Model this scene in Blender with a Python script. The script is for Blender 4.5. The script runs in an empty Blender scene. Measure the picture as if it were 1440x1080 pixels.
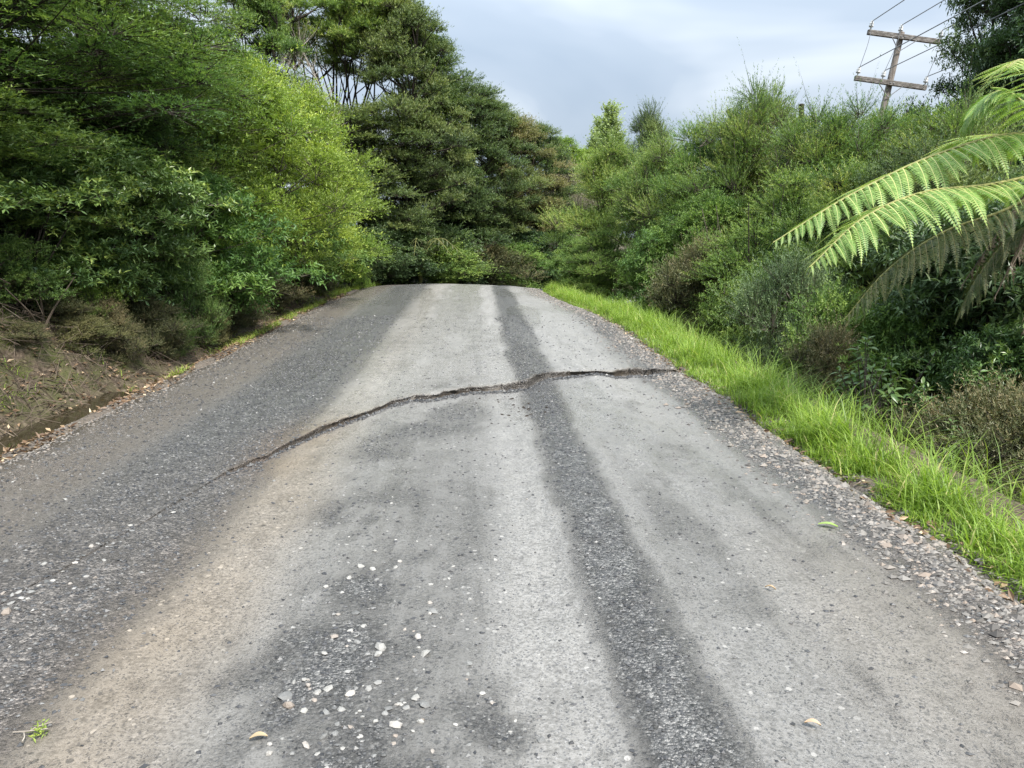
import bpy, math
import numpy as np
from mathutils import Matrix, Vector
rng = np.random.default_rng(7)
R_ = math.radians
SC = bpy.context.scene
COL = SC.collection

# ------------------------------------------------------------------ camera, sky, sun, exposure
FPX, PITCH, YAW, CAMH = 1060.0, R_(11.26), R_(2.49), 1.6
cam = bpy.data.cameras.new('camera'); cam.lens = 36 * FPX / 1440; cam.sensor_width = 36
cam.clip_start = 0.05; cam.clip_end = 3000
camo = bpy.data.objects.new('camera', cam); COL.objects.link(camo)
camo.location = (0, 0, CAMH); camo.rotation_euler = (math.pi/2 - PITCH, 0, -YAW)
SC.camera = camo
SUN_EL, SUN_AZ = R_(56), R_(150)          # azimuth clockwise from +Y: behind the camera, to the right
W = bpy.data.worlds.new('World'); SC.world = W; W.use_nodes = True
SC.view_settings.view_transform = 'Standard'; SC.view_settings.look = 'None'
SC.view_settings.gamma = 1; SC.view_settings.use_curve_mapping = False
SC.view_settings.exposure = 2.42
cy_ = SC.cycles; cy_.use_denoising = True; cy_.denoising_prefilter = 'NONE'; cy_.max_bounces = 6; cy_.diffuse_bounces = 3; cy_.glossy_bounces = 2; cy_.transmission_bounces = 4; cy_.caustics_reflective = False; cy_.caustics_refractive = False
def world_nodes():
    nt = W.node_tree; nt.nodes.clear(); N = nt.nodes.new; L = nt.links.new
    out = N('ShaderNodeOutputWorld'); bg = N('ShaderNodeBackground'); L(bg.outputs[0], out.inputs[0])
    sky = N('ShaderNodeTexSky'); sky.sky_type = 'NISHITA'; sky.sun_disc = False
    sky.sun_elevation = SUN_EL; sky.sun_rotation = SUN_AZ; sky.air_density = 1.2; sky.dust_density = 2.5
    s1 = N('ShaderNodeMix'); s1.data_type = 'RGBA'; s1.blend_type = 'MULTIPLY'; s1.inputs[0].default_value = 1
    L(sky.outputs[0], s1.inputs[6]); s1.inputs[7].default_value = (0.05, 0.05, 0.05, 1)
    tc = N('ShaderNodeTexCoord'); sep = N('ShaderNodeSeparateXYZ'); L(tc.outputs['Generated'], sep.inputs[0])
    def math_(op, a, b=None):
        m = N('ShaderNodeMath'); m.operation = op
        for i, v in enumerate((a, b)):
            if v is None: continue
            if isinstance(v, (int, float)): m.inputs[i].default_value = v
            else: L(v, m.inputs[i])
        return m.outputs[0]
    zc = math_('MAXIMUM', sep.outputs[2], 0.0)
    den = math_('ADD', zc, 0.22)
    cmb = N('ShaderNodeCombineXYZ')
    L(math_('DIVIDE', sep.outputs[0], den), cmb.inputs[0]); L(math_('DIVIDE', sep.outputs[1], den), cmb.inputs[1])
    n1 = N('ShaderNodeTexNoise'); n1.inputs['Scale'].default_value = 0.9; n1.inputs["Detail"].default_value = 4
    n1.inputs['Roughness'].default_value = 0.52; n1.inputs['Distortion'].default_value = 0.4
    mp = N('ShaderNodeMapping'); mp.inputs['Location'].default_value = (2.3, 0.4, 0); L(cmb.outputs[0], mp.inputs[0]); L(mp.outputs[0], n1.inputs['Vector'])
    rp = N('ShaderNodeValToRGB'); e = rp.color_ramp.elements
    e[0].position = 0.33; e[0].color = (0.215, 0.265, 0.33, 1)
    e[1].position = 0.68; e[1].color = (0.40, 0.437, 0.475, 1)
    m_ = e.new(0.5); m_.color = (0.25, 0.298, 0.36, 1)
    L(n1.outputs[0], rp.inputs[0])
    # a full cloud deck is brighter overhead than at the horizon (1 + 2 sin h)
    grad = math_('ADD', math_('MULTIPLY', zc, 1.9), 0.86)
    s2 = N('ShaderNodeMix'); s2.data_type = 'RGBA'; s2.blend_type = 'MULTIPLY'; s2.inputs[0].default_value = 1
    L(rp.outputs[0], s2.inputs[6]); L(grad, s2.inputs[7])
    mx = N('ShaderNodeMix'); mx.data_type = 'RGBA'; mx.inputs[0].default_value = 0.93
    L(s1.outputs[2], mx.inputs[6]); L(s2.outputs[2], mx.inputs[7])
    L(mx.outputs[2], bg.inputs[0]); bg.inputs[1].default_value = 0.39
world_nodes()
sun = bpy.data.lights.new('sun', 'SUN'); sun.energy = 1.5; sun.angle = R_(11); sun.color = (1, 0.96, 0.9)
suno = bpy.data.objects.new('sun', sun); COL.objects.link(suno)
sd = Vector((math.sin(SUN_AZ)*math.cos(SUN_EL), math.cos(SUN_AZ)*math.cos(SUN_EL), math.sin(SUN_EL)))
suno.rotation_euler = (-sd).to_track_quat('-Z', 'Y').to_euler(); suno.location = (20, -30, 50)

# ------------------------------------------------------------------ pixel to place
_f = np.array([math.sin(YAW)*math.cos(PITCH), math.cos(YAW)*math.cos(PITCH), -math.sin(PITCH)])
_r = np.array([math.cos(YAW), -math.sin(YAW), 0.0]); _u = np.cross(_r, _f); _c = np.array([0, 0, CAMH])
def ray(px, py): return _f + _r*(px-720)/FPX + _u*(540-py)/FPX
def at(px, py, Y): d = ray(px, py); return _c + d*(Y/d[1])
def gp(px, py, z=0.0): d = ray(px, py); return _c + d*((z-CAMH)/d[2])

# ------------------------------------------------------------------ noise and small maths
def sstep(a, b, x):
    t = np.clip((np.asarray(x, float)-a)/(b-a), 0, 1); return t*t*(3-2*t)
_tab = np.random.default_rng(3).random((256, 256))
def vnoise(x, y):
    x = np.asarray(x, float); y = np.asarray(y, float)
    xi = np.floor(x).astype(int); yi = np.floor(y).astype(int); fx = x-xi; fy = y-yi
    fx = fx*fx*(3-2*fx); fy = fy*fy*(3-2*fy)
    g = lambda a, b: _tab[a & 255, b & 255]
    return (g(xi, yi)*(1-fx)+g(xi+1, yi)*fx)*(1-fy)+(g(xi, yi+1)*(1-fx)+g(xi+1, yi+1)*fx)*fy
def fbm(x, y, o=4):
    s = 0; a = 0.5; x = np.asarray(x, float); y = np.asarray(y, float)
    for i in range(o):      # each octave turned, so that the lattice does not show
        c, d = math.cos(.6+1.1*i), math.sin(.6+1.1*i)
        s = s+a*vnoise((x*c-y*d)*2**i+17.3*i, (x*d+y*c)*2**i+5.7*i); a *= 0.5
    return s/(1-0.5**o)
def nrm(v): return v/np.maximum(np.linalg.norm(v, axis=-1, keepdims=True), 1e-9)

# ------------------------------------------------------------------ road and ground shape
XC, HW, YS, RB = -0.5, 2.97, 22.0, 10.0
CX = XC+RB
def road_su(x, y):
    x = np.asarray(x, float); y = np.asarray(y, float)
    s = y.copy(); u = x-XC
    b = (y > YS) & (x <= CX); r = np.hypot(CX-x, y-YS)
    u = np.where(b, RB-r, u); s = np.where(b, YS+RB*np.arctan2(y-YS, CX-x), s)
    c = (y > YS) & (x > CX)
    u = np.where(c, RB-(y-YS), u); s = np.where(c, YS+RB*math.pi/2+(x-CX), s)
    return s, np.minimum(u, RB)
def zr(s):
    a = np.maximum(0, np.asarray(s, float)-21); b = np.minimum(a, 7)
    return 0.10*sstep(8, 20, s)-0.010*b*b-0.10*np.clip(a-7, 0, 12)
def edge_u(u, s): return np.where(u > 0, u+.62*sstep(12, 22, s), u)
def camber(u, s): return -sstep(13, 22, s)*(.018*u+.011*u*u)*(np.abs(u) < 9)-.0*u
def bank_h(s): return 0.15+0.70*(1-sstep(9.5, 16, s))
def ground(x, y):
    s, u = road_su(x, y); z = zr(s)+camber(np.clip(u, -4, 4), s); u = edge_u(u, s)
    n = fbm(x*0.9+3, y*0.9, 4)-0.5; n2 = fbm(x*5, y*5, 3)-0.5
    d = -(u+HW)
    z = np.where(d > 0, z-0.20*np.exp(-((d-0.5)/0.24)**2)*(1-0.6*sstep(9, 14, s))
                 + bank_h(s)*sstep(0.75, 1.75, d+0.5*n)+0.09*np.clip(d-1.8, 0, 12)+(0.42*n+0.34*n2+.22*(fbm(x*11, y*11, 2)-.5))*sstep(0.5, 1.2, d), z)
    d = u-HW
    dp = 1.15-0.65*sstep(10, 20, s)
    z = np.where(d > 0, z-0.02-dp*sstep(0.75, 2.2, d)+0.12*np.clip(d-4.5, 0, 8)+0.25*n*sstep(0.8, 2, d)+0.04*n2*sstep(.1, .6, d), z)
    under = 1-sstep(2.86, 3.06, np.abs(u)+0.10*(fbm(x*2.2, y*2.2, 3)-0.5))
    return z-0.25*under-0.02*(1-under)*(np.abs(u) < 3.6)+0.02*n2*(np.abs(u) > 3)

# ------------------------------------------------------------------ mesh helpers
class MB:
    def __init__(s): s.V = []; s.F3 = []; s.F4 = []; s.A = []; s.n = 0
    def add(s, V, F3=None, F4=None, tint=None):
        V = np.asarray(V, float).reshape(-1, 3); s.V.append(V)
        s.A.append(np.full(len(V), 0.5) if tint is None else np.broadcast_to(np.asarray(tint, float), (len(V),)))
        if F3 is not None and len(F3): s.F3.append(np.asarray(F3, int).reshape(-1, 3)+s.n)
        if F4 is not None and len(F4): s.F4.append(np.asarray(F4, int).reshape(-1, 4)+s.n)
        s.n += len(V)
    def mesh(s, name, mat=None, smooth=False, attrs=None):
        V = np.concatenate(s.V); A = np.concatenate(s.A)
        F3 = np.concatenate(s.F3) if s.F3 else np.zeros((0, 3), int)
        F4 = np.concatenate(s.F4) if s.F4 else np.zeros((0, 4), int)
        me = bpy.data.meshes.new(name); nl = F3.size+F4.size; nf = len(F3)+len(F4)
        me.vertices.add(len(V)); me.loops.add(nl); me.polygons.add(nf)
        me.vertices.foreach_set('co', V.astype(np.float32).ravel())
        me.loops.foreach_set('vertex_index', np.concatenate([F3.ravel(), F4.ravel()]).astype(np.int32))
        me.polygons.foreach_set('loop_start', np.concatenate([np.arange(len(F3))*3, F3.size+np.arange(len(F4))*4]).astype(np.int32))
        me.polygons.foreach_set('use_smooth', np.full(nf, smooth))
        for k, a in {'tint': A, **(attrs or {})}.items():
            at_ = me.attributes.new(k, 'FLOAT', 'POINT'); at_.data.foreach_set('value', np.asarray(a, np.float32).ravel())
        me.update(calc_edges=True)
        if mat: me.materials.append(mat)
        return me
def tubes(P, Rd, sides=6, caps=False):
    """P (n,m,3) centre lines, Rd (n,m) radii -> vertices, quads"""
    P = np.asarray(P, float); Rd = np.asarray(Rd, float); n, m, _ = P.shape
    T = nrm(np.gradient(P, axis=1)); ref = np.where(np.abs(T[..., 2:3]) > 0.9, [[[1., 0, 0]]], [[[0, 0, 1.]]])
    A = nrm(np.cross(T, ref)); B = np.cross(T, A)
    th = np.arange(sides)*2*math.pi/sides
    V = P[:, :, None]+Rd[:, :, None, None]*(A[:, :, None]*np.cos(th)[:, None]+B[:, :, None]*np.sin(th)[:, None])
    i = np.arange(n*m*sides).reshape(n, m, sides); j = np.roll(i, -1, axis=2)
    F = np.stack([i[:, :-1], j[:, :-1], j[:, 1:], i[:, 1:]], -1).reshape(-1, 4)
    return V.reshape(-1, 3), F
def box(mb, c, ax, ay, az, tint=None):
    c, ax, ay, az = map(lambda v: np.asarray(v, float), (c, ax, ay, az))
    V = [c+ax*i+ay*j+az*k for k in (-1, 1) for j in (-1, 1) for i in (-1, 1)]
    mb.add(V, F4=[(0, 2, 3, 1), (4, 5, 7, 6), (0, 1, 5, 4), (2, 6, 7, 3), (0, 4, 6, 2), (1, 3, 7, 5)], tint=tint)
def catmull(P, n):
    P = np.asarray(P, float); k = len(P)-1
    Q = np.vstack([2*P[0]-P[1], P, 2*P[-1]-P[-2]]); t = np.linspace(0, k-1e-6, n); i = t.astype(int); f = (t-i)[:, None]
    a, b, c, d = Q[i], Q[i+1], Q[i+2], Q[i+3]
    return 0.5*((2*b)+(c-a)*f+(2*a-5*b+4*c-d)*f**2+(3*b-a-3*c+d)*f**3)

def obj(name, me, parent=None, loc=(0, 0, 0), rot=(0, 0, 0), sc=(1, 1, 1), kind=None, mat=None):
    o = bpy.data.objects.new(name, me); COL.objects.link(o)
    o.location = loc; o.rotation_euler = rot; o.scale = sc; o.parent = parent
    if kind: o['kind'] = kind
    if mat is not None and me is not None:
        o.material_slots[0].link = 'OBJECT'; o.material_slots[0].material = mat
    return o
def tag(o, label, cat, group=None):
    o['label'] = label; o['category'] = cat
    if group: o['group'] = group
    return o
def thing(name, label, cat, loc=(0, 0, 0), group=None, rot=(0, 0, 0), sc=(1, 1, 1)):
    return tag(obj(name, None, None, loc, rot, sc), label, cat, group)

# ------------------------------------------------------------------ materials
def newmat(name):
    m = bpy.data.materials.new(name); m.use_nodes = True; nt = m.node_tree; nt.nodes.clear()
    return m, nt, nt.nodes.new, nt.links.new
def ramp(N, L, fac, stops):
    r = N('ShaderNodeValToRGB'); e = r.color_ramp.elements
    while len(e) > 1: e.remove(e[-1])
    e[0].position, e[0].color = stops[0][0], (*stops[0][1], 1)
    for p, c in stops[1:]:
        k = e.new(p); k.color = (*c, 1)
    L(fac, r.inputs[0]); return r.outputs[0]
def leafmat(name, stops, transl=0.32, rough=0.5, spec=0.35, hue=0.03):
    m, nt, N, L = newmat(name)
    at_ = N('ShaderNodeAttribute'); at_.attribute_name = 'tint'
    c = ramp(N, L, at_.outputs['Fac'], stops)
    oi = N('ShaderNodeObjectInfo'); hs = N('ShaderNodeHueSaturation'); L(c, hs.inputs['Color'])
    mr = N('ShaderNodeMapRange'); L(oi.outputs['Random'], mr.inputs[0]); mr.inputs[3].default_value = 0.5-hue/2; mr.inputs[4].default_value = 0.5+hue/2
    L(mr.outputs[0], hs.inputs['Hue'])
    mv = N('ShaderNodeMapRange'); L(oi.outputs['Random'], mv.inputs[0]); mv.inputs[3].default_value = 1.9; mv.inputs[4].default_value = 1.5
    L(mv.outputs[0], hs.inputs['Value'])
    p = N('ShaderNodeBsdfPrincipled'); L(hs.outputs[0], p.inputs['Base Color']); p.inputs['Roughness'].default_value = rough
    p.inputs['Specular IOR Level'].default_value = spec
    t = N('ShaderNodeBsdfTranslucent'); tm = N('ShaderNodeMix'); tm.data_type = 'RGBA'; tm.blend_type = 'MULTIPLY'; tm.inputs[0].default_value = 1
    L(hs.outputs[0], tm.inputs[6]); tm.inputs[7].default_value = (1.25, 1.3, 0.6, 1); L(tm.outputs[2], t.inputs[0])
    mx = N('ShaderNodeMixShader'); mx.inputs[0].default_value = transl; L(p.outputs[0], mx.inputs[1]); L(t.outputs[0], mx.inputs[2])
    o = N('ShaderNodeOutputMaterial'); L(mx.outputs[0], o.inputs[0]); return m
def noisemat(name, stops, scale=8, detail=6, rough=0.8, bump=0.3, stretch=(1, 1, 1), spec=0.3, dist=0.02):
    m, nt, N, L = newmat(name)
    tc = N('ShaderNodeTexCoord'); mp = N('ShaderNodeMapping'); mp.inputs['Scale'].default_value = stretch; L(tc.outputs['Object'], mp.inputs[0])
    n = N('ShaderNodeTexNoise'); n.inputs['Scale'].default_value = scale; n.inputs['Detail'].default_value = detail; n.inputs['Roughness'].default_value = .65
    L(mp.outputs[0], n.inputs['Vector'])
    c = ramp(N, L, n.outputs[0], stops)
    p = N('ShaderNodeBsdfPrincipled'); L(c, p.inputs['Base Color']); p.inputs['Roughness'].default_value = rough; p.inputs['Specular IOR Level'].default_value = spec
    b = N('ShaderNodeBump'); b.inputs['Strength'].default_value = bump; b.inputs['Distance'].default_value = dist; L(n.outputs[0], b.inputs['Height']); L(b.outputs[0], p.inputs['Normal'])
    o = N('ShaderNodeOutputMaterial'); L(p.outputs[0], o.inputs[0]); return m
M = {}
M['kanuka'] = leafmat('kanuka_leaf', [(0, (.042, .072, .024)), (.4, (.090, .143, .042)), (.75, (.152, .208, .058)), (1, (.23, .245, .088))], .36)
M['kanuka_dark'] = leafmat('kanuka_leaf_dark', [(0, (.032, .052, .024)), (.5, (.072, .105, .040)), (1, (.145, .172, .062))], .30)
M['leafy'] = leafmat('leafy_kanuka', [(0, (.030, .056, .020)), (.5, (.070, .118, .036)), (1, (.145, .195, .055))], .34)
M['kanuka_brown'] = leafmat('kanuka_leaf_brown', [(0, (.055, .062, .026)), (.5, (.115, .122, .05)), (1, (.19, .165, .085))], .28)
M['kanuka_grey'] = leafmat('kanuka_leaf_grey', [(0, (.06, .06, .04)), (.5, (.13, .12, .085)), (1, (.24, .21, .17))], .2)
M['bright'] = leafmat('bright_leaf', [(0, (.060, .098, .022)), (.5, (.120, .178, .036)), (1, (.215, .275, .060))], .38)
M['mid'] = leafmat('mid_leaf', [(0, (.040, .078, .024)), (.5, (.080, .135, .036)), (1, (.155, .215, .055))], .33)
M['glossy'] = leafmat('glossy_leaf', [(0, (.036, .070, .024)), (.55, (.070, .118, .036)), (.85, (.115, .170, .045)), (1, (.18, .225, .055))], .25, .36, .5)
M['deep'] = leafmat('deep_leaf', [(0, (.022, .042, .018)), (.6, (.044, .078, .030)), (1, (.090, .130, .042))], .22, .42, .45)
M['gorse'] = leafmat('gorse_leaf', [(0, (.032, .044, .018)), (.5, (.072, .078, .034)), (1, (.15, .12, .062))], .15)
M['greyblue'] = leafmat('greygreen_leaf', [(0, (.04, .065, .032)), (.6, (.085, .125, .060)), (1, (.14, .18, .08))], .25)
M['poplar'] = leafmat('poplar_leaf', [(0, (.12, .16, .08)), (1, (.22, .27, .14))], .35)
M['fern'] = leafmat('fern_leaf', [(0, (.080, .145, .035)), (.5, (.125, .205, .050)), (.85, (.175, .250, .075)), (1, (.36, .36, .15))], .35, .45, .4, .02)
M['fern_old'] = leafmat('fern_old_leaf', [(0, (.028, .042, .018)), (.5, (.052, .068, .026)), (.85, (.08, .088, .036)), (1, (.16, .14, .07))], .25)
M['fern_dead'] = leafmat('fern_dead_leaf', [(0, (.05, .04, .028)), (1, (.11, .085, .055))], .15)
M['grass'] = leafmat('grass_blade', [(0, (.070, .110, .022)), (.45, (.150, .225, .034)), (.8, (.225, .305, .05)), (1, (.40, .35, .17))], .40, .45, .4, .01)
M['weed'] = leafmat('weed_blade', [(0, (.07, .12, .022)), (.6, (.14, .21, .035)), (1, (.24, .22, .07))], .35)
M['litter'] = leafmat('litter_leaf', [(0, (.05, .03, .018)), (.5, (.13, .085, .05)), (.85, (.25, .19, .12)), (1, (.42, .36, .25))], .1, .5, .4, .02)
M['bark'] = noisemat('bark', [(.3, (.035, .028, .022)), (.55, (.10, .083, .066)), (.75, (.20, .175, .15))], 9, 6, .85, .5, (1, 1, .3))
M['bark_dark'] = noisemat('bark_dark', [(.3, (.014, .011, .009)), (.6, (.045, .036, .028)), (.8, (.08, .066, .052))], 11, 6, .9, .5, (1, 1, .3))
M['bark_pale'] = noisemat('bark_pale', [(.3, (.18, .15, .12)), (.6, (.36, .32, .27)), (.8, (.5, .46, .4))], 9, 5, .8, .3, (1, 1, .3))
M['twig'] = noisemat('dead_twig', [(.3, (.045, .034, .025)), (.6, (.13, .10, .075)), (.8, (.27, .225, .18))], 3, 4, .85, .1)
M['rachis'] = noisemat('rachis', [(.3, (.16, .17, .05)), (.7, (.32, .30, .11))], 20, 3, .6, .1)
M['pole_wood'] = noisemat('weathered_wood', [(.25, (.07, .06, .05)), (.5, (.22, .19, .165)), (.75, (.40, .37, .33))], 14, 8, .85, .5, (1, 1, .12))
M['arm_wood'] = noisemat('lichened_wood', [(.3, (.05, .045, .04)), (.5, (.15, .135, .12)), (.62, (.27, .255, .235)), (.8, (.46, .45, .43))], 26, 8, .9, .5, (.25, 1, 1))
M['porcelain'] = noisemat('porcelain', [(.3, (.38, .38, .37)), (.7, (.62, .62, .60))], 12, 3, .25, .05, spec=.5)
M['steel'] = noisemat('galvanised_steel', [(.3, (.16, .16, .16)), (.7, (.30, .30, .30))], 30, 3, .5, .1)
M['wire'] = noisemat('wire', [(.3, (.12, .125, .13)), (.7, (.24, .245, .25))], 3, 2, .5, 0)
def stonemat():
    m, nt, N, L = newmat('stone')
    at_ = N('ShaderNodeAttribute'); at_.attribute_name = 'tint'; oi = N('ShaderNodeObjectInfo')
    ad = N('ShaderNodeMath'); ad.operation = 'ADD'; L(at_.outputs['Fac'], ad.inputs[0]); L(oi.outputs['Random'], ad.inputs[1])
    fr = N('ShaderNodeMath'); fr.operation = 'FRACT'; L(ad.outputs[0], fr.inputs[0])
    c = ramp(N, L, fr.outputs[0], [(0, (.13, .13, .125)), (.3, (.27, .265, .25)), (.55, (.40, .385, .35)), (.8, (.46, .445, .41)), (.9, (.30, .24, .19)), (1, (.52, .50, .46))])
    tc = N('ShaderNodeTexCoord'); n = N('ShaderNodeTexNoise'); n.inputs['Scale'].default_value = 90; n.inputs['Detail'].default_value = 5; L(tc.outputs['Object'], n.inputs['Vector'])
    mx = N('ShaderNodeMix'); mx.data_type = 'RGBA'; mx.blend_type = 'MULTIPLY'; mx.inputs[0].default_value = .75; L(c, mx.inputs[6])
    L(ramp(N, L, n.outputs[0], [(.3, (.45, .45, .46)), (.65, (1, 1, 1))]), mx.inputs[7])
    p = N('ShaderNodeBsdfPrincipled'); L(mx.outputs[2], p.inputs['Base Color']); p.inputs['Roughness'].default_value = .5; p.inputs['Specular IOR Level'].default_value = .5
    b = N('ShaderNodeBump'); b.inputs['Strength'].default_value = .4; b.inputs['Distance'].default_value = .004; L(n.outputs[0], b.inputs['Height']); L(b.outputs[0], p.inputs['Normal'])
    o = N('ShaderNodeOutputMaterial'); L(p.outputs[0], o.inputs[0]); return m
M['stone'] = stonemat()
def gravelmat(name, stops, rough=.5):
    m, nt, N, L = newmat(name)
    at_ = N('ShaderNodeAttribute'); at_.attribute_name = 'tint'
    c = ramp(N, L, at_.outputs['Fac'], stops)
    p = N('ShaderNodeBsdfPrincipled'); L(c, p.inputs['Base Color']); p.inputs['Roughness'].default_value = rough; p.inputs['Specular IOR Level'].default_value = .5
    o = N('ShaderNodeOutputMaterial'); L(p.outputs[0], o.inputs[0]); return m
M['gravel'] = gravelmat('wet_gravel', [(0, (.022, .023, .025)), (.5, (.06, .06, .062)), (.85, (.14, .138, .132)), (1, (.36, .35, .33))])
M['shoulder'] = gravelmat('shoulder_gravel', [(0, (.045, .04, .035)), (.4, (.115, .105, .094)), (.7, (.20, .185, .165)), (.9, (.24, .19, .15)), (1, (.38, .36, .33))], .6)

def roadmat():
    m, nt, N, L = newmat('road_surface')
    def attr(n): a = N('ShaderNodeAttribute'); a.attribute_name = n; return a.outputs['Fac']
    def math_(op, a, b=None, clamp=False):
        q = N('ShaderNodeMath'); q.operation = op; q.use_clamp = clamp
        for i, v in enumerate((a, b)):
            if v is None: continue
            if isinstance(v, (int, float)): q.inputs[i].default_value = v
            else: L(v, q.inputs[i])
        return q.outputs[0]
    def mix(f, a, b, mode='MIX'):
        q = N('ShaderNodeMix'); q.data_type = 'RGBA'; q.blend_type = mode
        for i, v in ((0, f), (6, a), (7, b)):
            if isinstance(v, (int, float)): q.inputs[i].default_value = v
            elif isinstance(v, tuple): q.inputs[i].default_value = (*v, 1)
            else: L(v, q.inputs[i])
        return q.outputs[2]
    tc = N('ShaderNodeTexCoord'); co = tc.outputs['Object']
    def noise(sc, det=4, ro=.6, stretch=None):
        n = N('ShaderNodeTexNoise'); n.inputs['Scale'].default_value = sc; n.inputs['Detail'].default_value = det; n.inputs['Roughness'].default_value = ro
        if stretch:
            mp = N('ShaderNodeMapping'); mp.inputs['Scale'].default_value = stretch; L(co, mp.inputs[0]); L(mp.outputs[0], n.inputs['Vector'])
        else: L(co, n.inputs['Vector'])
        return n.outputs[0]
    def vor(sc, feat='F1'):
        v = N('ShaderNodeTexVoronoi'); v.feature = feat; v.inputs['Scale'].default_value = sc; v.inputs['Randomness'].default_value = 1
        L(co, v.inputs['Vector']); return v
    v1 = vor(72); v2 = vor(150)
    s1 = N('ShaderNodeSeparateColor'); L(v1.outputs['Color'], s1.inputs[0]); s2 = N('ShaderNodeSeparateColor'); L(v2.outputs['Color'], s2.inputs[0])
    fine = noise(55, 6, .7); med = noise(7, 5, .6); tread = noise(16, 4, .65, (1, .10, 1)); big = noise(1.3, 4, .55)
    # loose wet aggregate
    agg = mix(.45, ramp(N, L, s1.outputs[0], [(0, (.03, .03, .03)), (.5, (.075, .074, .073)), (.85, (.15, .146, .14)), (1, (.32, .31, .29))]),
              ramp(N, L, s2.outputs[0], [(0, (.03, .03, .03)), (.7, (.10, .098, .095)), (1, (.30, .29, .27))]))
    agg = mix(.6, agg, ramp(N, L, med, [(.3, (.55, .55, .56)), (.7, (1.35, 1.35, 1.34))]), 'MULTIPLY')
    # bound clay-and-fines running surface
    cmp_ = ramp(N, L, fine, [(.28, (.10, .095, .086)), (.5, (.205, .196, .181)), (.72, (.32, .308, .288))])
    cmp_ = mix(.75, cmp_, ramp(N, L, med, [(.28, (.62, .62, .62)), (.6, (1.1, 1.1, 1.1))]), 'MULTIPLY')
    cmp_ = mix(.5, cmp_, ramp(N, L, tread, [(.3, (.68, .68, .69)), (.65, (1.15, 1.15, 1.15))]), 'MULTIPLY')
    # dark speckle of bare stones standing in the fines
    spk = math_('MULTIPLY', math_('GREATER_THAN', s2.outputs[1], .82), math_('GREATER_THAN', med, .42))
    cmp_ = mix(math_('MULTIPLY', spk, .7), cmp_, ramp(N, L, s2.outputs[2], [(0, (.045, .045, .047)), (.7, (.10, .10, .10)), (1, (.30, .29, .28))]))
    v3 = vor(36); s3 = N('ShaderNodeSeparateColor'); L(v3.outputs['Color'], s3.inputs[0])
    emb = math_('MULTIPLY', math_('GREATER_THAN', s3.outputs[0], .80), math_('LESS_THAN', v3.outputs['Distance'], math_('ADD', math_('MULTIPLY', s3.outputs[1], .3), .15)))
    emb = math_('MULTIPLY', emb, math_('GREATER_THAN', noise(2.2, 3), .47))
    cmp_ = mix(math_('MULTIPLY', emb, .75), cmp_, ramp(N, L, s3.outputs[2], [(0, (.05, .05, .05)), (.45, (.12, .118, .112)), (.75, (.30, .29, .27)), (1, (.42, .40, .37))]))
    brown = mix(1.0, cmp_, (1.08, .93, .76), 'MULTIPLY')
    br = math_('MULTIPLY', attr('brown'), math_('ADD', math_('MULTIPLY', big, .9), .45), True)
    base = mix(br, cmp_, brown)
    base = mix(math_('MULTIPLY', attr('light'), .75), base, mix(.0, mix(1.0, base, (1.62, 1.62, 1.62), 'MULTIPLY'), base))
    dk = math_('ADD', attr('dark'), math_('ADD', math_('MULTIPLY', math_('SUBTRACT', fine, .5), 1.3), math_('ADD', math_('MULTIPLY', math_('SUBTRACT', med, .5), .9), math_('MULTIPLY', math_('SUBTRACT', tread, .5), .7))))
    dk = N('ShaderNodeMapRange') if False else dk
    mr = N('ShaderNodeMapRange'); L(dk, mr.inputs[0]); mr.inputs[1].default_value = .22; mr.inputs[2].default_value = .78; mr.clamp = True
    aggb = mix(math_('MULTIPLY', br, .8), agg, mix(1.0, agg, (1.35, 1.05, .85), 'MULTIPLY'))
    col = mix(mr.outputs[0], base, aggb)
    soil = ramp(N, L, noise(40, 5, .7), [(.3, (.022, .018, .014)), (.55, (.062, .050, .038)), (.75, (.14, .115, .088))])
    col = mix(attr('soil'), col, soil)
    p = N('ShaderNodeBsdfPrincipled'); L(col, p.inputs['Base Color'])
    wet = attr('wet')
    ro = math_('SUBTRACT', math_('ADD', math_('MULTIPLY', fine, .30), .44), math_('MULTIPLY', wet, .36))
    L(math_('MULTIPLY', math_('MULTIPLY', wet, math_('SUBTRACT', 1.0, math_('MULTIPLY', mr.outputs[0], .7))), .2, True), p.inputs['Coat Weight']); p.inputs['Coat Roughness'].default_value = .30
    L(ro, p.inputs['Roughness']); p.inputs['Specular IOR Level'].default_value = .5
    h1 = math_('MULTIPLY', math_('SUBTRACT', 1.0, v1.outputs['Distance']), 1.0)
    ha = math_('ADD', math_('MULTIPLY', v1.outputs['Distance'], -.9), math_('MULTIPLY', v2.outputs['Distance'], -.4))
    hc = math_('ADD', math_('MULTIPLY', fine, .7), math_('ADD', math_('MULTIPLY', med, .6), math_('MULTIPLY', tread, .5)))
    hm = N('ShaderNodeMix'); hm.data_type = 'FLOAT'; L(mr.outputs[0], hm.inputs[0]); L(hc, hm.inputs[2]); L(ha, hm.inputs[3])
    b = N('ShaderNodeBump'); b.inputs['Strength'].default_value = .75; b.inputs['Distance'].default_value = .016
    L(hm.outputs[0], b.inputs['Height']); L(b.outputs[0], p.inputs['Normal'])
    o = N('ShaderNodeOutputMaterial'); L(p.outputs[0], o.inputs[0]); return m
M['road'] = roadmat()
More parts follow.
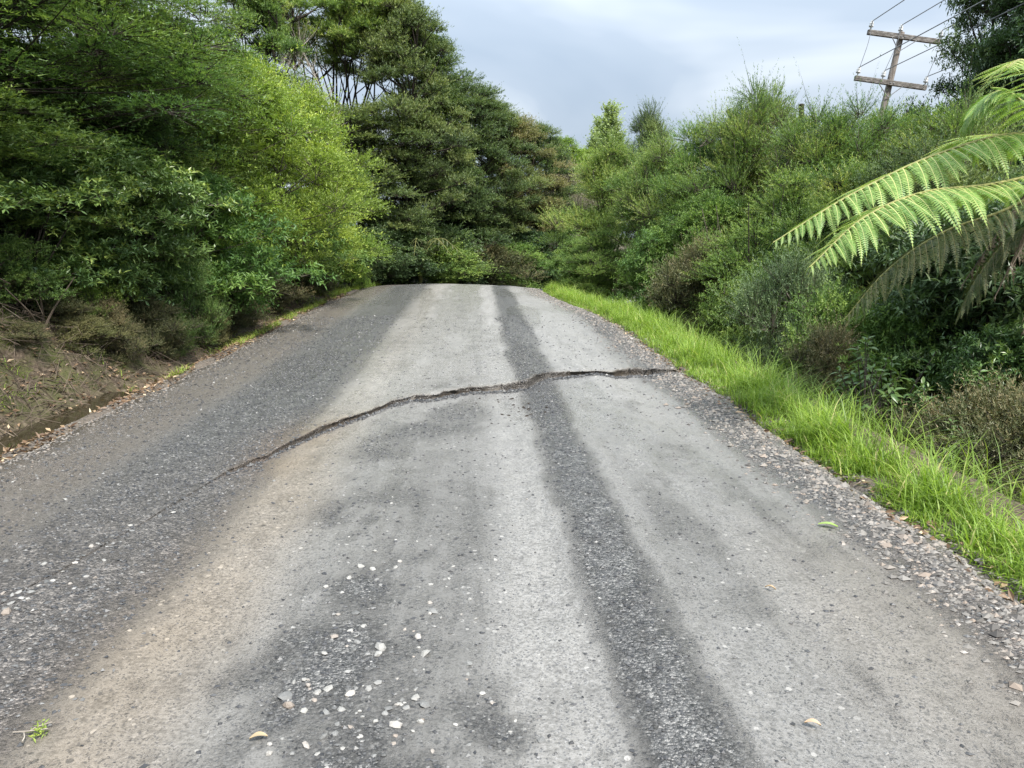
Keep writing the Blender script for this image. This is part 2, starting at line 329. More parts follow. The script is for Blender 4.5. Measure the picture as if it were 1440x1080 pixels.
def groundmat():
    m, nt, N, L = newmat('ground_soil')
    def attr(n): a = N('ShaderNodeAttribute'); a.attribute_name = n; return a.outputs['Fac']
    tc = N('ShaderNodeTexCoord')
    def noise(sc, det=5, ro=.65):
        n = N('ShaderNodeTexNoise'); n.inputs['Scale'].default_value = sc; n.inputs['Detail'].default_value = det; n.inputs['Roughness'].default_value = ro
        L(tc.outputs['Object'], n.inputs['Vector']); return n.outputs[0]
    def mix(f, a, b):
        q = N('ShaderNodeMix'); q.data_type = 'RGBA'
        if isinstance(f, float): q.inputs[0].default_value = f
        else: L(f, q.inputs[0])
        L(a, q.inputs[6]); L(b, q.inputs[7]); return q.outputs[2]
    n1 = noise(22); n2 = noise(3.5); n3 = noise(70)
    soil = ramp(N, L, n1, [(.28, (.024, .018, .012)), (.5, (.085, .063, .043)), (.7, (.19, .15, .108))])
    moss = ramp(N, L, n3, [(.3, (.03, .036, .012)), (.6, (.08, .086, .026)), (.8, (.135, .135, .042))])
    mm = N('ShaderNodeMath'); mm.operation = 'MULTIPLY'; mm.use_clamp = True; L(attr('moss'), mm.inputs[0])
    L(ramp(N, L, n2, [(.38, (0, 0, 0)), (.58, (1, 1, 1))]), mm.inputs[1])
    c = mix(mm.outputs[0], soil, moss)
    grav = ramp(N, L, n3, [(.3, (.05, .043, .036)), (.5, (.14, .12, .10)), (.75, (.27, .24, .21))])
    c = mix(attr('gravel'), c, grav)
    p = N('ShaderNodeBsdfPrincipled'); L(c, p.inputs['Base Color']); p.inputs['Roughness'].default_value = .85; p.inputs['Specular IOR Level'].default_value = .3
    b = N('ShaderNodeBump'); b.inputs['Strength'].default_value = .7; b.inputs['Distance'].default_value = .03; L(n1, b.inputs['Height']); L(b.outputs[0], p.inputs['Normal'])
    o = N('ShaderNodeOutputMaterial'); L(p.outputs[0], o.inputs[0]); return m
M['ground'] = groundmat()
def watermat():
    m, nt, N, L = newmat('ditch_water')
    p = N('ShaderNodeBsdfPrincipled'); p.inputs['Base Color'].default_value = (.03, .025, .014, 1); p.inputs['Roughness'].default_value = .06
    p.inputs['Specular IOR Level'].default_value = .5
    tc = N('ShaderNodeTexCoord'); n = N('ShaderNodeTexNoise'); n.inputs['Scale'].default_value = 9; L(tc.outputs['Object'], n.inputs['Vector'])
    b = N('ShaderNodeBump'); b.inputs['Strength'].default_value = .08; b.inputs['Distance'].default_value = .02; L(n.outputs[0], b.inputs['Height']); L(b.outputs[0], p.inputs['Normal'])
    o = N('ShaderNodeOutputMaterial'); L(p.outputs[0], o.inputs[0]); return m
M['water'] = watermat()

# ------------------------------------------------------------------ ground sheet
def grid_faces(nr, nc):
    i = np.arange(nr*nc).reshape(nr, nc)
    return np.stack([i[:-1, :-1], i[:-1, 1:], i[1:, 1:], i[1:, :-1]], -1).reshape(-1, 4)
def build_ground():
    def axis(lo, hi, step, far):
        a = np.arange(lo, hi, step); g = step*1.22**np.arange(1, 60); g = np.cumsum(g); g = g[g < far]
        return np.concatenate([lo-g[::-1], a, a[-1]+g])
    xs = axis(-7.0, 5.0, 0.085, 400); ys = axis(1.0, 24, 0.13, 500)
    X, Y = np.meshgrid(xs, ys); Z = ground(X, Y)
    s, u = road_su(X, Y)
    moss = np.clip(sstep(.5, .9, -(u+HW))*(1-.5*sstep(1.6, 2.4, -(u+HW)))+.2*(u > 3.4), 0, 1)
    gravel = sstep(-.5, -.2, u-HW)*(1-sstep(.05, .5, u-HW+.5*(fbm(X*2, Y*2, 3)-.5)))+.7*sstep(-.3, 0, -(u+HW))*(1-sstep(.15, .4, -(u+HW)))
    mb = MB(); mb.add(np.stack([X, Y, Z], -1), F4=grid_faces(*X.shape))
    obj('ground', mb.mesh('ground', M['ground'], True, {'moss': moss.ravel(), 'gravel': np.clip(gravel, 0, 1).ravel()}), kind='structure')
build_ground()

# ------------------------------------------------------------------ road with its slipped crack
CRK = np.array([(-3.4, -3.0), (-2.6, .2), (-2.3, 1.9), (-2.08, 3.1), (-1.95, 3.64), (-1.8, 4.33), (-1.7, 5.02), (-1.55, 5.28), (-1.49, 5.55), (-1.33, 6.13), (-1.1, 6.54), (-.85, 7.08),
                (-.53, 7.34), (-.18, 7.67), (.19, 7.84), (.5, 8.02), (.74, 8.50), (1.1, 8.60), (1.46, 8.60), (1.74, 8.83), (2.19, 8.87), (2.6, 8.95), (3.4, 9.0)])
def crack_y(x):
    j = .16*(fbm(x*7, x*0+2, 4)-.5)+.05*(vnoise(x*30, x*0+7)-.5)
    return np.interp(x, CRK[:, 0], CRK[:, 1])+j
def crack_step(x):
    return np.interp(x, [-2.4, -2.08, -1.75, -1.6, -1.35, -1.1, -.7, -.2, .3, .6, .8, 1.3, 1.45, 1.7, 2.0, 2.25, 2.5], [0, .003, .006, .025, .04, .03, .032, .06, .085, .13, .09, .03, .03, .10, .08, .04, 0])*(.6+.8*fbm(x*1.6, x*0, 3))
def road_base(X, S):
    u = X-XC
    z = zr(S)+camber(u, S); u = edge_u(u, S)
    z = z+.03*(1-(u/3)**2)+.028*(fbm(X*1.3, S*.6, 3)-.5)+.012*(fbm(X*5, S*4, 3)-.5)+.006*(fbm(X*16, S*13, 2)-.5)
    for c, w, d in ((.64, .22, .016), (-1.75, .5, .012)): z = z+d*np.exp(-((X-c)/w)**2)
    z = z-.012*np.exp(-((X+1.05)/.3)**2)-.01*np.exp(-((X-.3)/.25)**2)
    return z-.13*sstep(2.78, 3.2, np.abs(u)+.2*(fbm(X*2, S*2, 3)-.5))
def road_xy(X, S):
    """road coordinates to the plane (straight, then the right-hand bend)"""
    u = X-XC; a = np.clip((S-YS)/RB, 0, math.pi/2); e = np.maximum(S-YS-RB*math.pi/2, 0)
    r = RB-u
    x = np.where(S > YS, CX-r*np.cos(a)+e, X); y = np.where(S > YS, YS+r*np.sin(a), S)
    return x, y
def road_masks(X, S):
    w1 = .30*(fbm(X*.8+9, S*.5, 3)-.5); w2 = .22*(fbm(X*3.5, S*1.6, 5)-.5)+.10*(fbm(X*14, S*7, 3)-.5); x = X+w1*.22+w2*.55
    band = lambda a, b, e: sstep(a-e, a+e, x)*(1-sstep(b-e, b+e, x))
    far = sstep(6, 10, S)
    n0 = fbm(X*2.6+1, S*1.7+5, 4)
    dark = .85*band(-2.40, -1.46, .22)*(1-.25*far)+.50*band(-3.3, -2.40, .25)
    dark = np.maximum(dark, (.85-.15*far)*band(.47-.12*far, .80+.05*far, .11))
    dark = np.maximum(dark, .75*band(1.92, 2.3, .16))
    pat = sstep(.42, .72, fbm(X*1.7+4, S*1.3+2, 5))
    dark = np.maximum(dark, (.24+.34*pat)*band(-.95, .10, .2)*(1-.8*far))
    dark = np.maximum(dark, (.10+.30*sstep(.42, .8, fbm(X*2.6+8, S*1.0+31, 5)))*band(.85, 1.95, .2)*(1-.6*far))
    # stony hollows worn out of the middle
    for cx, cy, rx, ry in ((-.62, 4.15, .34, .30), (-.52, 3.45, .30, .55), (-.52, 2.55, .45, .42), (-.25, 2.1, .6, .35)):
        dark = np.maximum(dark, 1.0*np.exp(-(((x-cx)/rx)**2+((S+1.2*w2-cy)/ry)**2))*sstep(.30, .62, .6*n0+.4*fbm(X*9, S*6, 3)))
    strk = fbm(X*7+.3*S, S*.22+3, 4)-.5; dark = dark+.55*strk*(dark > .02)*(.4+.6*far)
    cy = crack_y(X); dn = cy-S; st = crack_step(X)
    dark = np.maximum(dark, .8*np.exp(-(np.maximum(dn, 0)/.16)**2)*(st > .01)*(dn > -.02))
    brown = .75*band(-1.50, -.98, .22)*(1-.75*sstep(4, 8, S))+.55*band(-3.4, -2.55, .2)+.6*sstep(1.0, 2.0, x)*(1-sstep(2.6, 4.5, S))+.35*band(-2.6, -1.4, .3)*(1-sstep(3, 6, S))
    brown = brown+.9*np.exp(-(np.hypot((X+1.5)/.28, (S-5.6)/.7))**2)+.35*np.exp(-(dn/.12)**2)*(st > .01)
    light = band(.08, .46, .13)*(.45+.55*far)+.7*band(.86, 1.75, .2)*sstep(4, 8.5, S)+.8*band(-1.35, .1, .2)*sstep(4.5, 8, S)+.35*band(-3.0, -2.4, .2)*far+.3*band(-1.0, -.6, .2)
    light = light*(1+1.3*strk)
    wet = .45+.7*sstep(.36, .60, fbm(X*1.6, S*.3+3, 3))*sstep(3.0, 7, S)+.25*dark
    xe = x+.62*sstep(12, 22, S)*(x > 0); soil = .85*sstep(-3.12, -3.36, x)+.85*sstep(2.12, 2.4, xe)*(.4+.6*sstep(.4, .6, fbm(X*4, S*4, 2)))
    soil = np.maximum(soil, .6*np.exp(-(dn/.05)**2)*(X > -2.3)*(X < -1.6)*sstep(.35, .6, fbm(X*20, S*4, 2)))
    return [np.clip(a, 0, 1) for a in (dark, brown, light, wet, soil)]
def road_z(X, S):
    cy = crack_y(X); dn = cy-S
    return road_base(X, S)-np.where(dn > 0, crack_step(X)*np.exp(-np.maximum(dn, 0)/1.1), 0)
def build_road():
    xs = np.concatenate([np.arange(-3.75, -2.6, .035), np.arange(-2.6, 2.78, .024)])
    cy = crack_y(xs); st = crack_step(xs); gap = np.where(st > .003, (.004+.10*st)*(.3+1.4*fbm(xs*11, xs*0+5, 3)), .0)
    t = np.linspace(0, 1, 190)**.75
    rows = []; S0 = -5.0
    near = np.maximum(cy, S0+.5)[None]*t[:, None]+S0*(1-t[:, None])
    zn = road_z(np.broadcast_to(xs, near.shape), near-1e-4)
    # ragged face of the step: a few rows between the lower lip and the upper lip
    face = []
    w = .6*st*sstep(.40, .66, fbm(xs*4, xs*0+4, 4))+.05*st     # the lip overhangs an open void
    for a_, zo, q in ((.45, -.35, 0), (1.0, -.55, 0), (1.05, 0, .45), (.45, 0, .82)):
        yy = cy+gap+w*a_*(.7+.6*vnoise(xs*25+9*a_, xs*0+2)); zz = zn[-1]+st*(q+zo*1.0)
        face.append((yy, zz))
    tf = np.concatenate([np.linspace(0, 1, 150)**1.25*20, 20+np.cumsum(np.linspace(.3, 1.0, 40))])
    far = (cy+gap)[None]+tf[:, None]*np.clip(1, 0, 1)
    zf = road_base(np.broadcast_to(xs, far.shape), far); blend = np.exp(-tf/.10)[:, None]
    zf = zf+(st > .01)*(.030*np.exp(-tf/.07)[:, None]*np.minimum(st/.05, 1)*(fbm(xs*6, xs*0+3, 4)-.5)[None]+.05*np.exp(-tf/.16)[:, None]*(fbm(np.broadcast_to(xs, far.shape)*9, far*9, 3)-.45)*np.minimum(st/.05, 1))
    S = np.concatenate([near]+[f[0][None] for f in face]+[far]); Z = np.concatenate([zn]+[f[1][None] for f in face]+[zf])
    X = np.broadcast_to(xs, S.shape); x, y = road_xy(X, S)
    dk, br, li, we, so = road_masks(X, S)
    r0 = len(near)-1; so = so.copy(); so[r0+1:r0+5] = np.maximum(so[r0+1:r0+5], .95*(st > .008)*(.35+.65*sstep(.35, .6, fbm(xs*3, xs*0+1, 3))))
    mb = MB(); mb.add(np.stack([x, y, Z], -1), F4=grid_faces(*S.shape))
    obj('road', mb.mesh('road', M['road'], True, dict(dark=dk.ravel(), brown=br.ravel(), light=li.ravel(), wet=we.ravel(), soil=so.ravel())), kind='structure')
build_road()
# standing water in the left-hand ditch
def build_water():
    n = 60; y = np.linspace(-3, 8.4, n); cx = XC-HW-.52; w = .24+.10*fbm(y*1.5, y*0, 3); mb = MB()
    V = np.stack([np.stack([cx-w, y, y*0-.125], -1), np.stack([cx+w*.8, y, y*0-.125], -1)], 1)
    mb.add(V, F4=grid_faces(n, 2)[:, ::-1]); obj('ditch_water', mb.mesh('ditch_water', M['water']), kind='structure')
build_water()
#--VEG--
# ------------------------------------------------------------------ foliage
def foliage(mb, B, D, Ln, k, leaf_len, leaf_w, spread=.8, droop=.1, kind='needle', tint=None, g=rng, up=.15, t0=.12):
    """leaves along twigs. B, D (n,3), Ln (n,), k leaves per twig"""
    n = len(B)
    t = np.linspace(t0, 1, k)[None]+g.normal(0, .5/k, (n, k)); t = np.clip(t, 0, 1)
    P = B[:, None]+D[:, None]*(Ln[:, None]*t)[..., None]; P[..., 2] -= droop*Ln[:, None]*t**2
    ref = nrm(g.normal(size=(n, 3))); A = nrm(np.cross(D, ref)); C = np.cross(D, A)
    th = (np.arange(k)*2.4)[None]+g.uniform(0, 6.28, (n, 1))+g.normal(0, .3, (n, k))
    pr = A[:, None]*np.cos(th)[..., None]+C[:, None]*np.sin(th)[..., None]
    ld = nrm(D[:, None]*(1-spread*.55)+pr*spread+np.array([0, 0, up])+g.normal(0, .12, (n, k, 3)))
    upv = nrm(np.array([0, 0, 1.])+g.normal(0, .45, (n, k, 3)))
    sd = nrm(np.cross(ld, upv)); nm = np.cross(sd, ld)
    ll = leaf_len*g.uniform(.65, 1.2, (n, k))[..., None]; lw = leaf_w*g.uniform(.75, 1.2, (n, k))[..., None]
    P = P.reshape(-1, 3); ld = ld.reshape(-1, 3); sd = sd.reshape(-1, 3); nm = nm.reshape(-1, 3); ll = ll.reshape(-1, 1); lw = lw.reshape(-1, 1)
    N = n*k
    tt = np.clip((np.zeros(n) if tint is None else tint)[:, None]+.30*(t-.55)+g.normal(0, .11, (n, k)), 0, .985).reshape(-1)   # fresh growth at the twig tips is paler
    if kind == 'needle':
        V = np.stack([P-sd*lw/2, P+sd*lw/2, P+ld*ll], 1); mb.add(V, F3=np.arange(N*3).reshape(N, 3), tint=np.repeat(tt, 3))
    elif kind == 'leaf':
        m_ = P+ld*ll*.42+nm*lw*.12; V = np.stack([P, m_+sd*lw/2, P+ld*ll-nm*ll*.12, m_-sd*lw/2], 1); b = np.arange(N)[:, None]*4
        mb.add(V, F3=np.concatenate([b+[0, 1, 2], b+[0, 2, 3]]), tint=np.repeat(tt, 4))
    else:   # 'oval': a fuller leaf, six points
        a1 = P+ld*ll*.30+nm*lw*.12; a2 = P+ld*ll*.70+nm*lw*.06
        V = np.stack([P, a1+sd*lw*.46, a2+sd*lw*.42, P+ld*ll-nm*ll*.10, a2-sd*lw*.42, a1-sd*lw*.46], 1); b = np.arange(N)[:, None]*6
        mb.add(V, F4=np.concatenate([b+[0, 1, 2, 3], b+[0, 3, 4, 5]]), tint=np.repeat(tt, 6))

def make_tree(name, seed, H, Rc, z0, nclump, crad, flat, ntwig, k, ll, lw, leaf='needle', tl=.28, stems=3, prof='dome', droop=.1, spread=.8,
              upb=.35, stem_r=.05, lean=.25, shell=.55, tuft=.9, stem_top=.85, limbk=1.0):
    """-> (wood mesh, crown mesh). Clumps of twigs fill a crown envelope between z0 and H; limbs join the clumps to the stems."""
    g = np.random.default_rng(seed); wood = MB(); cr = MB()
    # stems
    st = []
    for i in range(stems):
        a = g.uniform(0, 6.28); r0 = .04*Rc*stems**.5*g.random(); r1 = Rc*lean*g.uniform(.4, 1.2)
        top = H*stem_top*g.uniform(.85, 1.0)
        p = np.array([[r0*math.cos(a), r0*math.sin(a), -.35], [r0*math.cos(a)*1.4, r0*math.sin(a)*1.4, top*.18],
                      [r1*.4*math.cos(a), r1*.4*math.sin(a), top*.5], [r1*math.cos(a+.3), r1*math.sin(a+.3), top]])
        p[1:, :2] += g.normal(0, .035*Rc, (3, 2)); c = catmull(p, 12); st.append(c)
        rad = stem_r*g.uniform(.7, 1.15)*np.linspace(1.15, .18, 12)
        V, F = tubes(c[None], rad[None], 7); wood.add(V, F4=F)
    S = np.concatenate(st)
    # clump centres
    C = []
    while len(C) < nclump:
        h = g.random()**.8 if prof != 'cone' else g.random()
        if prof == 'dome': rr = math.sqrt(max(0, 1-(max(h-.35, 0)/.65)**2))*(.62+.38*min(h/.35, 1))
        elif prof == 'cone': rr = (1-h)**.8*(.6+.4*min(h/.15, 1))+.06
        elif prof == 'top': rr = math.sqrt(max(0, 1-h**2))*(.75+.25*min(h/.2, 1))
        elif prof == 'spire': rr = math.sin(math.pi*min(1, .12+h*.9))**.7
        else: rr = 1
        a = g.uniform(0, 6.28); q = (g.random()**(1-shell)); rr = rr*float(.55+.85*fbm(np.array(a*1.1+seed), np.array(h*3+seed), 2))*1.02
        rad = max(Rc*rr-crad*.5, 0.02*Rc)*q*g.uniform(.88, 1.1)
        p = np.array([rad*math.cos(a), rad*math.sin(a), z0+(H-z0-crad*flat)*h])
        if any(np.linalg.norm((p-c)/[1, 1, max(flat, .5)]) < crad*.52 for c in C[-60:]) and g.random() < .8: continue
        C.append(p)
    C = np.array(C)
    # limbs
    P0 = []
    for c in C:
        d = np.linalg.norm((S-c)*[1, 1, .8], axis=1)+np.where(S[:, 2] > c[2]-.12*H*.3, 3*H, 0)+np.where(S[:, 2] < .1*H, H*.4, 0)
        P0.append(S[np.argmin(d)])
    P0 = np.array(P0); mid = (P0+C)/2; mid[:, 2] -= .06*np.linalg.norm(C-P0, axis=1); mid += g.normal(0, .04*Rc, mid.shape)
    tq = np.linspace(0, 1, 6)[None, :, None]
    limb = (1-tq)**2*P0[:, None]+2*tq*(1-tq)*mid[:, None]+tq**2*C[:, None]
    V, F = tubes(limb, np.linspace(.32, .10, 6)[None]*stem_r*limbk*g.uniform(.7, 1.3, (len(C), 1)), 4); wood.add(V, F4=F)
    # twigs
    n = nclump*ntwig; ci = np.repeat(np.arange(nclump), ntwig)
    o = nrm(g.normal(size=(n, 3))); o[:, 2] = np.where(o[:, 2] < -.25, -o[:, 2]*.6, o[:, 2])
    cr_ = crad*g.uniform(.5, 1.4, nclump)[ci]
    fl = flat*g.uniform(.7, 1.4, nclump)[ci]; B = C[ci]+o*(cr_*g.random(n)**.45*.8)[:, None]*np.stack([np.ones(n), np.ones(n), fl], -1)
    outw = nrm(C*[1, 1, 0]+1e-6)[ci]
    D = nrm(o*tuft+outw*.35+np.array([0, 0, upb])+g.normal(0, .28, (n, 3)))
    Ln = tl*np.clip(np.exp(g.normal(-.05, .35, n)), .4, 2); sh = g.random(n) < .018; Ln = np.where(sh, Ln*1.9, Ln); D = np.where(sh[:, None], nrm(D*.9+np.array([0, 0, .55])), D)
    ct = g.normal(.48, .16, nclump)[ci]; tint = np.clip(ct+g.normal(0, .12, n), .02, .98)
    foliage(cr, B, D, Ln, k, ll, lw, spread, droop, leaf, tint, g)
    # twig wood: thin strips from the clump to the leaves
    sdv = nrm(np.cross(D, g.normal(size=(n, 3))))*(.006 if stem_r < .09 else .009)
    E = B+D*Ln[:, None]*.8; Q = B*.45+C[ci]*.55
    V = np.stack([Q-sdv, Q+sdv, E], 1); sel = (g.random(n) < .5) | sh; V = V[sel]; wood.add(V, F3=np.arange(len(V)*3).reshape(-1, 3))
    return wood.mesh(name+'_trunk', M['bark']), cr.mesh(name+'_crown', M['kanuka'])

LIB = {}
def lib(key, H, Rc, *a, **k): LIB[key] = (H, Rc)+make_tree(key, *a[:1], H, Rc, *a[1:], **k)
#                     H   Rc  seed  z0  ncl crad flat ntw  k   ll   lw
for i in range(3):
    lib('shrub%d' % i, 4.6, 1.7, 11+i, .35, 64, .50, .62, 105, 17, .058, .016, tl=.27, stems=5, lean=.5, stem_r=.045, upb=.45, spread=.7)
for i in range(2):
    lib('tall%d' % i, 9.0, 2.5, 31+i, 1.0, 150, .58, .50, 88, 12, .080, .026, tl=.25, stems=4, lean=.35, stem_r=.10, upb=.35, prof='dome', stem_top=.9)
lib('umbrella0', 11.0, 3.0, 41, 7.6, 95, .60, .45, 98, 12, .080, .026, tl=.25, stems=8, lean=.75, stem_r=.085, prof='top', upb=.4, stem_top=.9)
lib('cone0', 9.0, 2.2, 45, .5, 130, .55, .50, 82, 12, .080, .026, tl=.25, stems=3, lean=.25, stem_r=.10, prof='cone', upb=.3)
lib('overhang0', 8.0, 3.0, 51, 1.5, 150, .62, .62, 100, 15, .060, .018, tl=.36, stems=3, lean=.35, stem_r=.09, prof='dome', upb=.0, droop=.45, spread=.6, limbk=.6)
for i in range(2):
    lib('feather%d' % i, 4.8, 1.8, 61+i, .3, 70, .52, .6, 84, 10, .076, .028, leaf='leaf', tl=.34, stems=5, lean=.5, stem_r=.045, upb=.3, droop=.25, spread=.65)
for i in range(3):
    lib('broad%d' % i, 3.2, 1.4, 71+i, .25, 46, .42, .75, 46, 11, .105, .032, leaf='leaf', tl=.24, stems=5, lean=.5, stem_r=.03, upb=.25, droop=.25, spread=.95)
lib('broadtall0', 9.0, 2.4, 81, 1.2, 120, .55, .8, 55, 10, .12, .045, leaf='leaf', tl=.30, stems=2, lean=.25, stem_r=.13, prof='dome', upb=.2, spread=.95)
for i in range(2):
    lib('gorse%d' % i, 1.5, .95, 91+i, .05, 46, .26, .75, 70, 17, .042, .010, tl=.22, stems=8, lean=.8, stem_r=.018, upb=.35, spread=.75, droop=.0)
lib('round0', 2.0, 1.1, 95, .15, 44, .34, .8, 62, 11, .055, .022, leaf='leaf', tl=.20, stems=6, lean=.6, stem_r=.022, upb=.3, spread=.8)
lib('round1', 2.0, 1.1, 96, .15, 44, .34, .8, 62, 11, .055, .022, leaf='leaf', tl=.20, stems=6, lean=.6, stem_r=.022, upb=.3, spread=.8)
lib('poplar0', 12.0, 1.3, 97, .8, 90, .5, 1.3, 50, 9, .14, .11, leaf='leaf', tl=.5, stems=1, lean=.05, stem_r=.14, prof='spire', upb=1.3, spread=.8, stem_top=.97)
lib('bare0', 4.5, 1.3, 98, 2.2, 26, .35, 1.0, 26, 3, .05, .012, tl=.4, stems=6, lean=.8, stem_r=.04, upb=.8, spread=.4)

lib('wisp0', 5.0, 1.2, 99, 1.6, 30, .30, 1.1, 70, 15, .055, .013, tl=.42, stems=7, lean=.8, stem_r=.028, upb=.5, spread=.55, prof='dome', limbk=1.2)
lib('wisp1', 5.0, 1.2, 100, 1.2, 30, .30, 1.1, 70, 15, .055, .013, tl=.42, stems=7, lean=.8, stem_r=.028, upb=.5, spread=.55, prof='dome', limbk=1.2)

def plant(key, label, cat, px, Y, top, width=None, X=None, mat='kanuka', bark='bark', group=None, rz=None, name=None, sink=.05, tilt=(0, 0), wide=None):
    """stands where column px meets distance Y; its top reaches pixel row top; wide = crown radius in metres"""
    p = at(px, top, Y)
    if X is not None: p[0] = X
    z = float(ground(np.array(p[0]), np.array(p[1])))-sink
    H, Rc, wm, cm = LIB[key]; h = p[2]-z; sz = h/H; sx = (wide/Rc) if wide else sz
    rz = rng.uniform(0, 6.28) if rz is None else rz
    t = thing(name or 'tree', label, cat, (p[0], p[1], z), group, (R_(tilt[0]), R_(tilt[1]), rz), (sx, sx, sz))
    obj('trunk', wm, t, mat=M[bark]); obj('crown', cm, t, mat=M[mat])
    return t
GL, GR, GC = 'trees and shrubs along the left bank', 'trees and shrubs on the right of the road', 'trees behind the bend'
# left bank
plant('overhang0', 'big dark fine-leaved tree overhanging the top left corner', 'tree', -110, 10.2, -230, mat='leafy', bark='bark_dark', group=GL, wide=3.6, name='kanuka_tree', rz=.6)
plant('overhang0', 'dark feathery tree overhanging above the bright left-hand shrubs', 'tree', 120, 13.5, -150, mat='leafy', bark='bark_dark', group=GL, wide=3.0, name='kanuka_tree', rz=2.9)
plant('tall0', 'dark tree mostly hidden behind the overhanging tree at top left', 'tree', 40, 17, -260, mat='kanuka_dark', bark='bark_dark', group=GL, wide=3.4, name='kanuka_tree')
plant('tall1', 'tree filling the gap behind the leftmost glossy shrubs', 'tree', -60, 12.0, 40, mat='mid', bark='bark_dark', group=GL, wide=2.6, name='kanuka_tree')
plant('broad0', 'glossy narrow-leaved shrub at the left edge above the bank', 'shrub', 25, 9.2, 195, mat='glossy', group=GL, wide=1.25, name='broadleaf_shrub')
plant('broad1', 'glossy narrow-leaved shrub second from the left edge', 'shrub', 165, 10.4, 205, mat='glossy', group=GL, wide=1.4, name='broadleaf_shrub')
plant('broad2', 'dark glossy shrub under the feathery bright shrubs on the left bank', 'shrub', 262, 12.4, 235, mat='mid', group=GL, wide=1.5, name='broadleaf_shrub')
plant('broad1', 'tall glossy shrub under the overhanging tree at top left', 'shrub', 70, 12.5, 70, mat='glossy', group=GL, wide=1.9, name='broadleaf_shrub')
plant('feather0', 'tall yellow-green feathery shrub nearest the camera on the left bank', 'shrub', 255, 14.6, 40, mat='bright', group=GL, wide=2.1, name='feathery_shrub')
plant('feather1', 'bright yellow-green feathery shrub in the middle of the left row', 'shrub', 345, 16.0, 78, mat='bright', group=GL, wide=2.0, name='feathery_shrub')
plant('feather0', 'bright rounded feathery shrub with the pale bare branches behind it', 'shrub', 405, 19.3, 118, mat='bright', group=GL, wide=2.0, name='feathery_shrub')
plant('feather1', 'last bright feathery shrub on the left before the bend', 'shrub', 448, 22.2, 205, mat='bright', group=GL, wide=1.75, name='feathery_shrub')
plant('round0', 'small yellow-green bush beside the road at the left before the bend', 'shrub', 488, 22.8, 325, mat='bright', group=GL, wide=.8, name='low_bush')
plant('broad0', 'deep green leafy shrub low on the left bank below the feathery shrubs', 'shrub', 318, 15.4, 262, mat='mid', group=GL, wide=1.5, name='broadleaf_shrub')
plant('broad2', 'dark leafy shrub low on the left near the bend', 'shrub', 400, 18.0, 265, mat='mid', group=GL, wide=1.5, name='broadleaf_shrub')
plant('gorse0', 'wispy olive bush at the foot of the left bank shrubs', 'shrub', 272, 11.3, 375, mat='kanuka', group=GL, wide=.5, name='low_bush')
plant('gorse1', 'brown dry bush on the bank under the leftmost glossy shrubs', 'shrub', 165, 10.6, 378, mat='gorse', group=GL, wide=.65, name='low_bush')
plant('round1', 'small bush with pale yellow-green leaves on the near left bank', 'shrub', 122, 9.6, 335, mat='bright', group=GL, wide=.5, name='low_bush')
plant('gorse0', 'dry brown brush under the feathery shrubs beside the left verge', 'shrub', 345, 14.8, 375, mat='gorse', group=GL, wide=.9, name='low_bush')
plant('gorse1', 'dry brown brush at the left verge farther along', 'shrub', 400, 18.0, 360, mat='gorse', group=GL, wide=1.0, name='low_bush')
plant('gorse1', 'dark heathy bush at the extreme left on the bank', 'shrub', -20, 8.6, 385, mat='gorse', group=GL, wide=.7, name='low_bush')
plant('bare0', 'bare pale-branched dead tree before the tall umbrella trees', 'tree', 420, 23.5, 35, mat='kanuka_grey', bark='bark_pale', group=GL, wide=1.5, name='dead_tree')
# behind the bend
plant('umbrella0', 'tall umbrella-crowned tree with bare trunks showing sky, left one', 'tree', 432, 29.0, -75, mat='kanuka', bark='bark_dark', group=GC, wide=3.4, name='kanuka_tree', rz=1.0)
plant('umbrella0', 'tall umbrella-crowned tree with bare trunks, right one', 'tree', 520, 29.5, -35, mat='kanuka', bark='bark_dark', group=GC, wide=2.9, name='kanuka_tree', rz=3.9)
plant('tall0', 'tall dark olive tree on the left shoulder of the skyline', 'tree', 560, 28.0, -10, mat='kanuka_dark', bark='bark_dark', group=GC, wide=2.6, name='kanuka_tree')
plant('tall1', 'dense olive tree below the umbrella crowns at the left of the bend', 'tree', 505, 27.0, 145, mat='kanuka_dark', bark='bark_dark', group=GC, wide=2.8, name='kanuka_tree')
plant('cone0', 'olive tree whose top steps down from the tallest tree', 'tree', 606, 30.0, 40, mat='kanuka_dark', bark='bark_dark', group=GC, wide=2.9, name='kanuka_tree')
plant('tall1', 'dark olive tree in the middle of the row behind the bend', 'tree', 645, 31.5, 100, mat='kanuka_dark', bark='bark_dark', group=GC, wide=2.5, name='kanuka_tree')
plant('tall0', 'olive tree right of the middle in the row behind the bend', 'tree', 690, 33.0, 140, mat='kanuka_dark', bark='bark_dark', group=GC, wide=2.4, name='kanuka_tree')
plant('tall1', 'rusty olive tree near the right end of the dark row', 'tree', 728, 34.5, 160, mat='kanuka_brown', bark='bark_dark', group=GC, wide=2.3, name='kanuka_tree')
plant('tall0', 'last tree at the right end of the dark row behind the bend', 'tree', 760, 36.0, 175, mat='kanuka_dark', bark='bark_dark', group=GC, wide=2.1, name='kanuka_tree')
plant('shrub0', 'greyish flowering tree in the gap above the road bend', 'tree', 795, 40.0, 222, mat='kanuka_grey', bark='bark_dark', group=GC, wide=1.9, name='kanuka_tree')
plant('shrub1', 'brownish tree low behind the gap above the bend', 'tree', 822, 44.0, 235, mat='kanuka', bark='bark_dark', group=GC, wide=2.4, name='kanuka_tree')
plant('broadtall0', 'far bright green tree peeping over the gap at the bend', 'tree', 792, 62.0, 192, mat='bright', group=GC, wide=3.0, name='broadleaf_tree')
